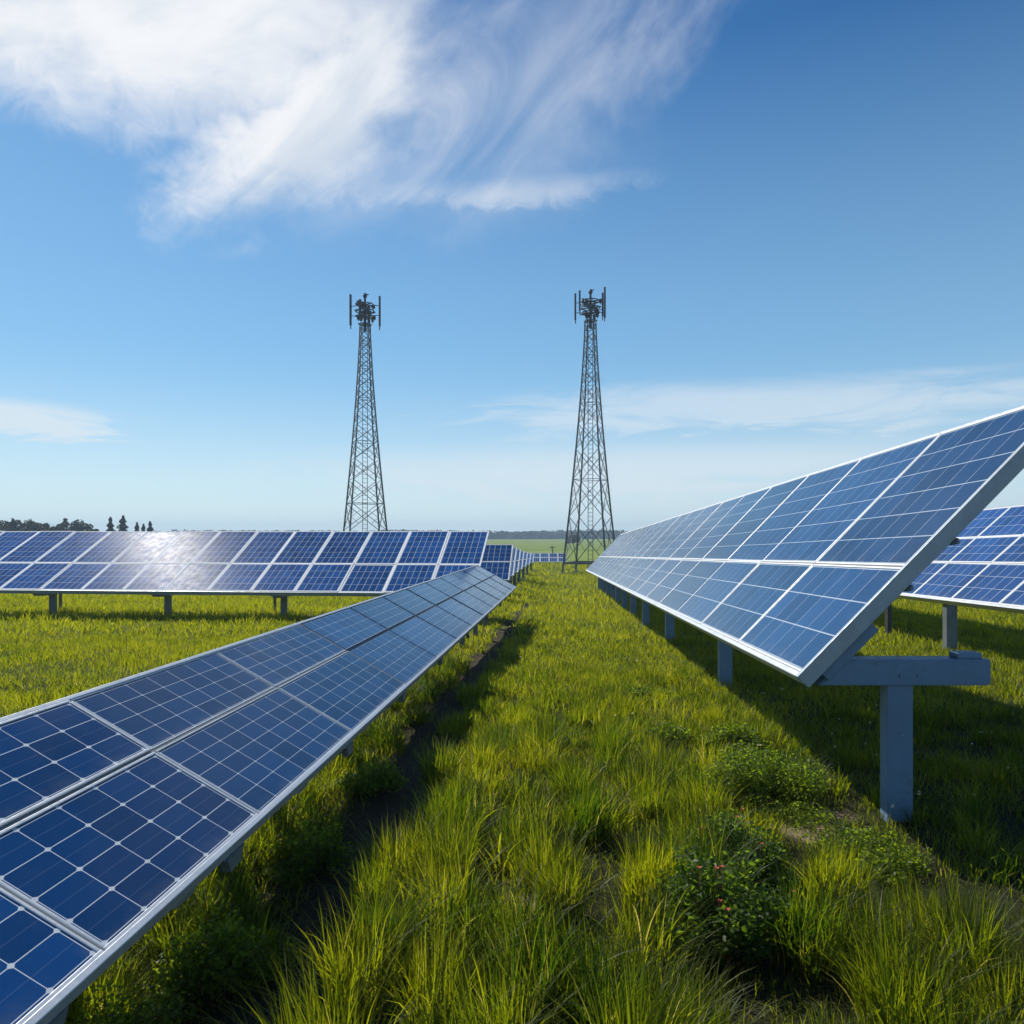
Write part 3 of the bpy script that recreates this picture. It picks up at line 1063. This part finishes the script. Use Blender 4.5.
    for (dx, dy, z0, z1, wd) in antennas:
        x, y = dx * ci - dy * si, dx * si + dy * ci
        M = Matrix.Rotation(math.atan2(y, x), 4, 'Z')
        M.translation = (x, y, 0)
        mb = MB()
        mb.box((-0.06, -wd / 2, Ht + z0 + 0.3), (0.09, wd / 2, Ht + z1), M, 0.025)
        an = mb.build('panel_antenna', M_ANT, root)
        mb = MB()
        mb.tube((x, y, Ht + z0), (x, y, Ht + z0 + 0.30), 0.045)
        zz = Ht + 0.5 * (z0 + z1)
        mb.bar((0, 0, Ht + 0.75), (x * 0.96, y * 0.96, Ht + 0.85), 0.05)
        mb.bar((0, 0, Ht + 1.75), (x * 0.96, y * 0.96, Ht + 1.65), 0.05)
        mb.build('mount', M_TOWER, an)
    return root


tower(365, 63.0, 22, 'lattice antenna tower rising behind the wide solar array, the left one of two',
      [(-1.22, 0.1, -0.25, 2.65, 0.24), (1.24, -0.1, -0.40, 2.45, 0.16), (0.1, 1.1, -0.1, 2.0, 0.2), (-0.2, -1.0, 0.1, 1.9, 0.2)], 0.74)
tower(590.5, 62.0, -22, 'lattice antenna tower standing in the grass corridor, the right one of two',
      [(-1.22, 0.2, -0.05, 2.45, 0.16), (-0.80, 0.9, 0.9, 2.95, 0.10), (1.18, 0.1, 0.1, 2.95, 0.14), (0.9, -0.8, -0.05, 2.2, 0.10)], 1.08)


# ------------------------------------------------------------------ foliage builders
def leaves_mesh(name, pts, size, mat, jitter=0.5, flat=0.0, seed=1, aspect=0.55, tint_bias=None, fold=0.25):
    """leaf-shaped folded quads at pts; size may be an array"""
    r = np.random.default_rng(seed)
    n = len(pts)
    d = r.normal(size=(n, 3))
    d[:, 2] = d[:, 2] * (1 - flat) + r.uniform(-0.2, 0.5, n) * flat
    d /= np.linalg.norm(d, axis=1)[:, None]
    e = r.normal(size=(n, 3))
    e[:, 2] *= (1 - flat)
    e -= d * (e * d).sum(1)[:, None]
    e /= np.linalg.norm(e, axis=1)[:, None]
    nn = np.cross(d, e)
    sz = (size * r.uniform(1 - jitter, 1 + jitter, n))[:, None]
    a = pts - d * sz * 0.5
    b = pts + e * sz * aspect * 0.5 + nn * sz * fold * 0.3
    c = pts + d * sz * 0.5
    f = pts - e * sz * aspect * 0.5 + nn * sz * fold * 0.3
    v = np.stack([a, b, c, f], 1).reshape(-1, 3)
    base = np.arange(n) * 4
    tris = np.stack([base, base + 1, base + 2, base, base + 2, base + 3], -1).reshape(-1, 3)
    t = r.uniform(0, 1, n) if tint_bias is None else np.clip(tint_bias + r.normal(0, 0.2, n), 0, 1)
    return np_mesh(name, v, tris.ravel(), np.arange(len(tris)) * 3, np.full(len(tris), 3), mat, {'tint': np.repeat(t, 4)})


def trunk_mesh(h, r0, limbs, seed):
    rr_ = random.Random(seed)
    mb = MB()
    p = Vector((0, 0, -0.3))
    z = -0.3
    rad = r0
    pts = []
    for k in range(6):
        q = Vector((p.x + rr_.uniform(-0.06, 0.06) * h * 0.15, p.y + rr_.uniform(-0.06, 0.06) * h * 0.15, (k + 1) / 6 * h * 0.86))
        mb.tube(p, q, rad, rad * 0.82, 7)
        pts.append((q, rad * 0.82))
        p, rad = q, rad * 0.82
    for k in range(limbs):
        q, rd = pts[rr_.randint(1, 5)]
        a = rr_.uniform(0, 6.28)
        e = q + Vector((math.cos(a), math.sin(a), rr_.uniform(0.3, 0.9))) * h * rr_.uniform(0.12, 0.22)
        mb.tube(q, e, rd * 0.6, rd * 0.15, 5)
    return mb.mesh('trunk', M_BARK)


def broad_crown(h, wd, seed, n=3400):
    r = np.random.default_rng(seed)
    ncl = 22
    cl = r.uniform(-1, 1, size=(ncl, 3)) * np.array([wd * 0.42, wd * 0.42, h * 0.34]) + np.array([0, 0, h * 0.52])
    cl[:, :2] *= (1.15 - np.clip((cl[:, 2:3] / h - 0.3), 0, 1) * 1.2)
    cr = r.uniform(0.13, 0.26, ncl) * wd
    idx = r.integers(0, ncl, n)
    d = r.normal(size=(n, 3))
    d /= np.linalg.norm(d, axis=1)[:, None]
    pts = cl[idx] + d * (cr[idx] * r.uniform(0.5, 1.05, n) ** 0.5)[:, None]
    tint = r.uniform(0, 1, ncl)[idx]
    return leaves_mesh('crown', pts, 0.5, M_TREE, 0.4, 0.2, seed, 0.7, tint)


def conifer_crown(h, wd, seed, n=3200):
    r = np.random.default_rng(seed)
    u = r.uniform(0, 1, n) ** 0.75
    z = h * (0.16 + 0.84 * (1 - u) ** 1.0)
    z = h - (h * 0.84) * u
    tier = 0.72 + 0.28 * np.cos((z * 5.3 + seed) % (2 * np.pi))
    th = r.uniform(0, 2 * np.pi, n)
    lob = 0.8 + 0.25 * np.sin(th * 3 + z * 1.3 + seed)
    rad = (wd * 0.72) * (0.06 + u ** 0.85) * tier * lob * r.uniform(0.25, 1.0, n) ** 0.5
    pts = np.stack([rad * np.cos(th), rad * np.sin(th), z - rad * 0.22], -1)
    return leaves_mesh('crown', pts, 0.42, M_CONIF, 0.4, 0.3, seed, 0.5)


def tree(px, D, top_py, wpx, kind, label, seed, group):
    c = at(px, HORIZON, D)
    g = float(H(c.x, c.y))
    h = at(px, top_py, D).z - g
    wd = wpx / F * D * (1.35 if kind == 'c' else 1.25)
    root = empty('conifer_tree' if kind == 'c' else 'broadleaf_tree', (c.x, c.y, g))
    tag(root, label, 'tree', group)
    link('trunk', trunk_mesh(h, h * 0.028, 6 if kind == 'b' else 2, seed), root)
    link('crown', conifer_crown(h, wd, seed) if kind == 'c' else broad_crown(h * 1.04, wd, seed), root)
    return root


gb = 'hazy trees beyond the left end of the wide array'
tl = [(-22, 520, 26, 'dark bushy tree standing just past the left edge of the far grove'),
      (3, 520, 20, 'bushy tree at the left edge of the picture beyond the wide array'),
      (13, 518.5, 16, 'pointed tree with the highest crown of the left clump on the horizon'),
      (24, 520.5, 18, 'rounded tree just right of the highest crown of the left clump'),
      (34, 521, 17, 'low rounded tree at the right side of the left clump'),
      (44, 523.5, 13, 'small tree filling the dip between the two clumps on the horizon'),
      (54, 521.5, 16, 'bushy tree where the second clump on the horizon begins'),
      (65, 518, 18, 'tallest pointed tree of the second clump on the horizon'),
      (75, 521, 16, 'bushy tree just right of the tallest one of the second clump'),
      (85, 523, 14, 'small bushy tree tapering off the second clump'),
      (94, 527, 8, 'lowest bush ending the second clump beside the open gap')]
for k, (px, tp, wp, lb) in enumerate(tl):
    tree(px, 170 + (k * 37) % 24, tp, wp, 'c' if px in (13, 65) else 'b', lb, 40 + k, gb)
cl_ = [(110.5, 517.0, 9, 'slim conifer just left of the tallest conifer on the horizon'),
       (123, 515.5, 13, 'tallest and widest conifer on the left horizon'),
       (137, 522.5, 7.5, 'small conifer at the left of the last three on the horizon'),
       (143.5, 524, 6, 'smallest conifer in the middle of the last three on the horizon'),
       (150, 521.5, 8, 'small conifer standing last on the right of the row of trees')]
for k, (px, tp, wp, lb) in enumerate(cl_):
    tree(px, 165 + k * 3, tp, wp, 'c', lb, 70 + k, 'conifers on the left horizon')

# pale round tree in the far fields
tree(573.5, 330, 536.5, 10, 'b', 'small pale round tree alone in the far field before the wood', 91, None)

# far wood: one mass on the horizon
r = np.random.default_rng(5)
nt_ = 2600
tx = r.uniform(-900, 900, nt_)
ty = 700 + 50 * np.sin(tx * 0.01) + r.uniform(-20, 60, nt_)
th_ = r.uniform(4.6, 7.2, nt_) + 2.0 * vnoise(tx * 0.02, ty * 0 + 1, 4)
tw = r.uniform(5, 10, nt_)
per = 60
idx = np.repeat(np.arange(nt_), per)
d = r.normal(size=(len(idx), 3))
d /= np.linalg.norm(d, axis=1)[:, None]
gz_ = H(tx, ty)
pts = np.stack([tx[idx] + d[:, 0] * tw[idx] * 0.5, ty[idx] + d[:, 1] * tw[idx] * 0.5, gz_[idx] + th_[idx] * (0.5 + 0.5 * d[:, 2])], -1)
wood = link('far_wood', leaves_mesh('far_wood', pts, 2.0, M_WOODS, 0.4, 0.2, 9, 0.8, np.clip(r.uniform(0, 1, nt_)[idx], 0, 1)))
tag(wood, 'hazy blue-green line of distant woodland along the horizon', 'wood', kind='stuff')


# ------------------------------------------------------------------ grass
def blades(x, y, h, wd, lean, lean_az, face_az, seg, tint, dry, curl=1.0):
    """numpy blade strips; returns verts, polys"""
    n = len(x)
    z = H(x, y) - 0.01
    dx, dy = np.cos(lean_az), np.sin(lean_az)
    fx, fy = np.cos(face_az), np.sin(face_az)
    vs = []
    for k in range(seg + 1):
        t = k / seg
        off = lean * h * (t ** (1.0 + curl))
        zz = z + h * (t - 0.28 * lean * t ** 3)
        cx, cy = x + dx * off, y + dy * off
        ww = wd * 0.5 * (1 - t ** 1.6) * (0.75 + 0.5 * min(1, t * 3))
        if k < seg:
            vs.append(np.stack([cx - fx * ww, cy - fy * ww, zz], -1))
            vs.append(np.stack([cx + fx * ww, cy + fy * ww, zz], -1))
        else:
            vs.append(np.stack([cx, cy, zz], -1))
    V = np.stack(vs, 1)
    nv = 2 * seg + 1
    base = (np.arange(n) * nv)[:, None]
    polys = []
    quad = []
    for k in range(seg - 1):
        a = 2 * k
        quad += [a, a + 1, a + 3, a + 2]
    tri = [2 * seg - 2, 2 * seg - 1, 2 * seg]
    pat = np.array(quad + tri)
    loops = (base + pat[None, :]).ravel()
    tot1 = np.array([4] * (seg - 1) + [3])
    tot = np.tile(tot1, n)
    return V.reshape(-1, 3), loops, tot, np.repeat(tint, nv), np.repeat(dry, nv)


def merge(parts):
    V, Lp, T, TI, DR = [], [], [], [], []
    off = 0
    for v, lp, t, ti, dr in parts:
        V.append(v)
        Lp.append(lp + off)
        T.append(t)
        TI.append(ti)
        DR.append(dr)
        off += len(v)
    V, Lp, T, TI, DR = map(np.concatenate, (V, Lp, T, TI, DR))
    starts = np.concatenate([[0], np.cumsum(T)[:-1]])
    return V, Lp, starts, T, TI, DR


WEEDS = [(765, 800, 0.95), (735, 752, 0.6), (868, 858, 0.7), (722, 945, 0.66), (735, 872, 0.58), (652, 700, 0.7), (668, 742, 0.5),
         (214, 985, 0.5), (308, 872, 0.45), (372, 792, 0.45), (897, 826, 0.5), (812, 842, 0.80)]
WEEDS = [((px - 512) / F * (CAM_Z * F / (py - HORIZON)), CAM_Z * F / (py - HORIZON), wd) for px, py, wd in WEEDS]


def weedmask(x, y):
    mv = np.zeros_like(x)
    for cx, cy, wd in WEEDS:
        r2 = ((x - cx) / (wd * 0.52)) ** 2 + ((y - cy + 0.28) / (wd * 0.5 + 0.32)) ** 2
        mv = np.maximum(mv, (r2 < 1.0).astype(float))
    return mv


def keep(x, y, thin=None):
    tm = trackmask(x, y) * (y < 30)
    bm_ = baremask(x, y)
    p = (1 - 0.96 * smooth(tm * 1.4)) * (1 - 0.9 * bm_)
    return rng.uniform(0, 1, len(x)) < p


parts = []
# short turf, thinning with distance
bands = [(1.2, 4.5, 650, 0.09, 0.0050), (4.5, 9, 900, 0.11, 0.0060), (9, 16, 520, 0.13, 0.010), (16, 30, 170, 0.16, 0.019), (30, 62, 42, 0.19, 0.038), (62, 92, 14, 0.20, 0.07)]
for y0, y1, dn, hh, ww in bands:
    xm = y1 * 1.1 + 2.5
    n = int(dn * (y1 - y0) * 2 * xm)
    x = rng.uniform(-xm, xm, n)
    y = rng.uniform(y0, y1, n)
    ok = (np.abs(x) < y * 1.1 + 2.5) & keep(x, y)
    x, y = x[ok], y[ok]
    n = len(x)
    pat = vnoise(x * 1.7, y * 1.7, 3)
    pat2 = vnoise(x * 0.45, y * 0.45, 8)
    pat3 = vnoise(x * 6, y * 6, 12)
    h = hh * (0.45 + 0.9 * pat * (0.5 + pat2) + 0.5 * pat3 ** 2) * rng.uniform(0.6, 1.35, n)
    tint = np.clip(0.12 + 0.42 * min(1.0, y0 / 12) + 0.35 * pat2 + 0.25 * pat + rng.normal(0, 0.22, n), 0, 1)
    dry = (rng.uniform(0, 1, n) < 0.02 + 0.04 * pat2) * rng.uniform(0.3, 0.9, n)
    parts.append(blades(x, y, h, ww * rng.uniform(0.6, 1.4, n), rng.uniform(0.1, 0.9, n), rng.uniform(0, 6.28, n),
                        rng.uniform(0, 6.28, n), 2, tint, dry, 0.8))


def tufts(n_t, xr, yr, hr, nb, rad, wd, seg, accept, leanr=(0.25, 0.95), tb=0.5, mind=0.0):
    cx = rng.uniform(*xr, n_t * 4)
    cy = rng.uniform(*yr, n_t * 4)
    ok = accept(cx, cy) & (weedmask(cx, cy) < 0.5) & (baremask(cx, cy) < 0.2) & (trackmask(cx, cy) < 0.55)
    cx, cy = cx[ok], cy[ok]
    if mind > 0:
        sel = []
        for q in range(len(cx)):
            if all((cx[q] - cx[p_]) ** 2 + (cy[q] - cy[p_]) ** 2 > mind * mind for p_ in sel):
                sel.append(q)
        cx, cy = cx[sel], cy[sel]
    cx, cy = cx[:n_t], cy[:n_t]
    n_t = len(cx)
    if not n_t:
        return
    cnt = nb
    idx = np.repeat(np.arange(n_t), cnt)
    n = len(idx)
    scale = rng.uniform(0.55, 1.25, n_t)
    hT = rng.uniform(hr[0], hr[1], n_t)
    a = rng.uniform(0, 6.28, n)
    rr_ = rad * np.sqrt(rng.uniform(0, 1, n)) * scale[idx]
    x, y = cx[idx] + np.cos(a) * rr_, cy[idx] + np.sin(a) * rr_
    h = hT[idx] * rng.uniform(0.45, 1.1, n) * (1.08 - 0.35 * (rr_ / rad) ** 2)
    la = a + rng.normal(0, 0.6, n)
    # a light common lean, as if combed by wind
    bias = rng.uniform(0, 6.28, n_t)[idx]
    la = np.where(rng.uniform(0, 1, n) < 0.35, bias + rng.normal(0, 0.4, n), la)
    lean = rng.uniform(leanr[0], leanr[1], n) * (0.55 + 0.7 * rr_ / rad)
    tint = np.clip(tb + (rng.uniform(-0.32, 0.32, n_t))[idx] + rng.normal(0, 0.2, n), 0, 1)
    dry = (rng.uniform(0, 1, n) < 0.025) * rng.uniform(0.4, 1.0, n)
    parts.append(blades(x, y, h, wd * rng.uniform(0.6, 1.5, n), lean, la, la + 1.57 + rng.normal(0, 0.5, n), seg, tint, dry, 1.0))


def right_of_track(x, y):
    return x > np.interp(y, TRK_Y, TRK_X) + 0.16


def left_of_track(x, y):
    return x < np.interp(y, TRK_Y, TRK_X) - 0.2


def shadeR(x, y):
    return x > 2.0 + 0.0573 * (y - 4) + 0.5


# long clumps in the near corridor
tufts(100, (-0.95, 3.4), (1.9, 4.5), (0.36, 0.60), 480, 0.20, 0.0066, 5, lambda x, y: right_of_track(x, y) & ~((x > 2.25) & (y > 3.3)), (0.06, 0.85), tb=0.42, mind=0.29)
tufts(110, (-0.95, 3.2), (4.5, 7.4), (0.26, 0.46), 380, 0.22, 0.0066, 4, lambda x, y: right_of_track(x, y) & (x < 2.25 + 0.06 * (y - 4.5)), (0.06, 0.8), tb=0.46, mind=0.35)
tufts(150, (-0.8, 2.9), (7.4, 12.0), (0.16, 0.30), 200, 0.24, 0.008, 3, lambda x, y: right_of_track(x, y), (0.1, 0.6), tb=0.5)
tufts(300, (-0.8, 4.0), (11.0, 20.0), (0.12, 0.20), 50, 0.20, 0.012, 3, lambda x, y: right_of_track(x, y), tb=0.45)
# strip between the low row and the track, and under the low row
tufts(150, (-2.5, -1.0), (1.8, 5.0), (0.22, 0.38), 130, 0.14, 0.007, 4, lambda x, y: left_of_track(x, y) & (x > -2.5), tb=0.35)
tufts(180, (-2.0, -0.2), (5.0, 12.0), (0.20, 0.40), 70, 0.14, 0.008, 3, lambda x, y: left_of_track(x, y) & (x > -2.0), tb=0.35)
# a few broad pale arching blades standing out of the clumps
tufts(60, (-0.9, 3.2), (2.0, 5.0), (0.34, 0.56), 7, 0.10, 0.0135, 6, lambda x, y: right_of_track(x, y), (0.5, 1.25), tb=0.85)
tufts(60, (-0.9, 3.2), (2.2, 8.0), (0.30, 0.50), 9, 0.14, 0.0045, 4, lambda x, y: right_of_track(x, y), (0.3, 0.9), tb=1.0)
tufts(40, (-2.3, -1.0), (2.0, 5.0), (0.30, 0.50), 8, 0.10, 0.011, 6, lambda x, y: left_of_track(x, y), (0.4, 1.1), tb=0.6)
# shaded side under and behind the right-hand row
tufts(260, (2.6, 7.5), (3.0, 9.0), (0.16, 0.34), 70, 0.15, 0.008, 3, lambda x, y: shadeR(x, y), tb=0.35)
tufts(380, (-14, -3), (5.5, 18.0), (0.11, 0.18), 45, 0.22, 0.012, 3, lambda x, y: x < -0.6 * y * 0.3 - 1.2, tb=0.5)
tufts(300, (4, 16), (9, 22.0), (0.14, 0.22), 45, 0.22, 0.013, 3, lambda x, y: x > 3.5, tb=0.45)

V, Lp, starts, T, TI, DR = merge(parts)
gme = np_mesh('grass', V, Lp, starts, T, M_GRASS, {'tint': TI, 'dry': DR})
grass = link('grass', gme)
tag(grass, 'yellow-green sunlit grass and long tufts covering the field', 'grass', kind='stuff')
print('grass verts', len(V))


# ------------------------------------------------------------------ leafy weeds
def weed(px, py, wd, hgt, label, mat, nleaf, size, seed, flowers=None, nf=0, group=None, name='leafy_weed', dp=1.0):
    D = CAM_Z * F / (py - HORIZON)
    for _ in range(4):
        x = (px - 512) / F * D
        D = (CAM_Z - float(H(x, D))) * F / (py - HORIZON)
    x = (px - 512) / F * D
    g = float(H(x, D))
    r = np.random.default_rng(seed)
    root = empty(name, (x, D, g))
    tag(root, label, 'weed', group)
    ncl = 34
    ca_ = r.uniform(0, 6.28, ncl)
    cr_ = np.sqrt(r.uniform(0, 1, ncl)) * wd * (0.5 + 0.12 * np.sin(ca_ * 3 + seed))
    cx, cy = np.cos(ca_) * cr_, np.sin(ca_) * cr_ * dp
    ch = hgt * np.clip(0.9 - 0.5 * (cr_ / (wd * 0.5)) ** 2, 0.25, 1) * r.uniform(0.45, 1.2, ncl)
    idx = r.integers(0, ncl, nleaf)
    d = r.normal(size=(nleaf, 3))
    d /= np.linalg.norm(d, axis=1)[:, None]
    rad = wd * 0.13
    zz = r.uniform(0.15, 1, nleaf) ** 0.6
    pts = np.stack([cx[idx] * (0.6 + 0.4 * zz) + d[:, 0] * rad, cy[idx] * (0.6 + 0.4 * zz) + d[:, 1] * rad, np.maximum(0.015, ch[idx] * zz + d[:, 2] * rad * 0.35)], -1)
    link('leaves', leaves_mesh('leaves', pts, size, mat, 0.45, 0.55, seed, 0.75, r.uniform(0.1, 0.9, ncl)[idx]), root)
    mb = MB()
    for q in range(ncl):
        mb.tube((cx[q] * 0.35, cy[q] * 0.35, -0.03), (cx[q], cy[q], ch[q] * 0.95), 0.004, 0.002, 4, caps=False)
    mb.build('stems', mat, root)
    for q in range(nf):
        k = int(r.integers(0, ncl))
        mb = MB()
        c = Vector((cx[k] + r.uniform(-0.05, 0.05), cy[k] + r.uniform(-0.05, 0.05), ch[k] + r.uniform(0.02, 0.07)))
        mb.tube((c.x, c.y, 0.0), c, 0.0025, 0.002, 4, caps=False)
        for pa_ in range(5):
            a = pa_ * 1.257 + q
            pth = c + Vector((math.cos(a) * 0.014, math.sin(a) * 0.014, 0.006))
            mb.bm.faces.new([mb.bm.verts.new(v) for v in (c, c + Vector((math.cos(a - 0.5) * 0.011, math.sin(a - 0.5) * 0.011, 0.004)), pth, c + Vector((math.cos(a + 0.5) * 0.011, math.sin(a + 0.5) * 0.011, 0.004)))])
        mb.build('flower', flowers or M_RED, root)
    return root


gw = 'leafy weeds growing among the grass'
weed(765, 800, 1.15, 0.44, 'wide bright leafy weed mound along the shadow edge of the steep array', M_WEED, 15000, 0.020, 201, group=gw, dp=1.2)
weed(735, 752, 0.60, 0.28, 'smaller bright weed mound just behind the wide one at the shadow edge', M_WEED, 5400, 0.025, 202, group=gw)
weed(868, 858, 0.70, 0.15, 'low creeping weed patch at the foot of the T-shaped post', M_WEED, 4500, 0.022, 203, group=gw)
weed(722, 945, 0.70, 0.46, 'dark green weed with red flowers in the middle of the near grass', M_DWEED, 6500, 0.030, 204, M_RED, 6, gw, name='flowering_weed')
weed(735, 872, 0.58, 0.36, 'weed dotted with red flowers just behind the dark flowering one', M_DWEED, 5600, 0.024, 205, M_RED, 9, gw, name='flowering_weed')
weed(652, 700, 0.75, 0.22, 'low weed clump before the second post of the steep array', M_WEED, 3900, 0.029, 206, group=gw)
weed(668, 742, 0.55, 0.2, 'low weed clump beside the bare patch in the corridor', M_WEED, 3300, 0.027, 207, M_RED, 2, gw)
weed(214, 985, 0.55, 0.34, 'tall leafy weed against the rail of the low array nearest the camera', M_WEED, 3800, 0.024, 208, group=gw)
weed(308, 872, 0.50, 0.32, 'leafy weed in half shade under the middle of the low array rail', M_WEED, 3400, 0.024, 209, group=gw)
weed(120, 1075, 0.5, 0.34, 'leafy weed at the lower left corner beneath the low array', M_WEED, 3000, 0.024, 210, group=gw)
weed(372, 792, 0.50, 0.30, 'leafy weed farther along the rail of the low array', M_WEED, 2600, 0.026, 211, group=gw)
weed(365, 950, 0.10, 0.16, 'single thin stalk with a red flower on the dark soil track', M_DWEED, 26, 0.02, 212, M_RED, 1, None, name='flower_stalk')

# pale meadow flowers scattered too thickly to count
r = np.random.default_rng(77)
nfl = 420
fy = r.uniform(5, 26, nfl)
fx = r.uniform(-0.75, 0.75, nfl) * fy
ok = (vnoise(fx * 0.7, fy * 0.7, 31) > 0.52) & (trackmask(fx, fy) < 0.3)
fx, fy = fx[ok], fy[ok]
pts = np.stack([fx, fy, H(fx, fy) + r.uniform(0.08, 0.17, len(fx))], -1)
pts = np.repeat(pts, 4, 0) + r.normal(0, 0.006, (len(pts) * 4, 3))
fl = link('meadow_flowers', leaves_mesh('meadow_flowers', pts, 0.022, M_PALE, 0.3, 0.7, 3, 0.9))
tag(fl, 'tiny pale flower heads speckled through the short grass', 'flowers', kind='stuff')

# ------------------------------------------------------------------ haze
m, nt = new_mat('haze_air')
pv = nt.new('ShaderNodeVolumePrincipled')
pv.inputs['Color'].default_value = (0.62, 0.82, 1.0, 1)
pv.inputs['Density'].default_value = 0.0006
pv.inputs['Anisotropy'].default_value = 0.2
o = nt.new('ShaderNodeOutputMaterial')
nt.l.new(pv.outputs[0], o.inputs['Volume'])
mb = MB()
mb.box((-1650, -45, -5.0), (1650, 1650, 24.5))
hz = mb.build('haze', m)
tag(hz, 'thin pale haze softening the far fields', 'haze', kind='stuff')
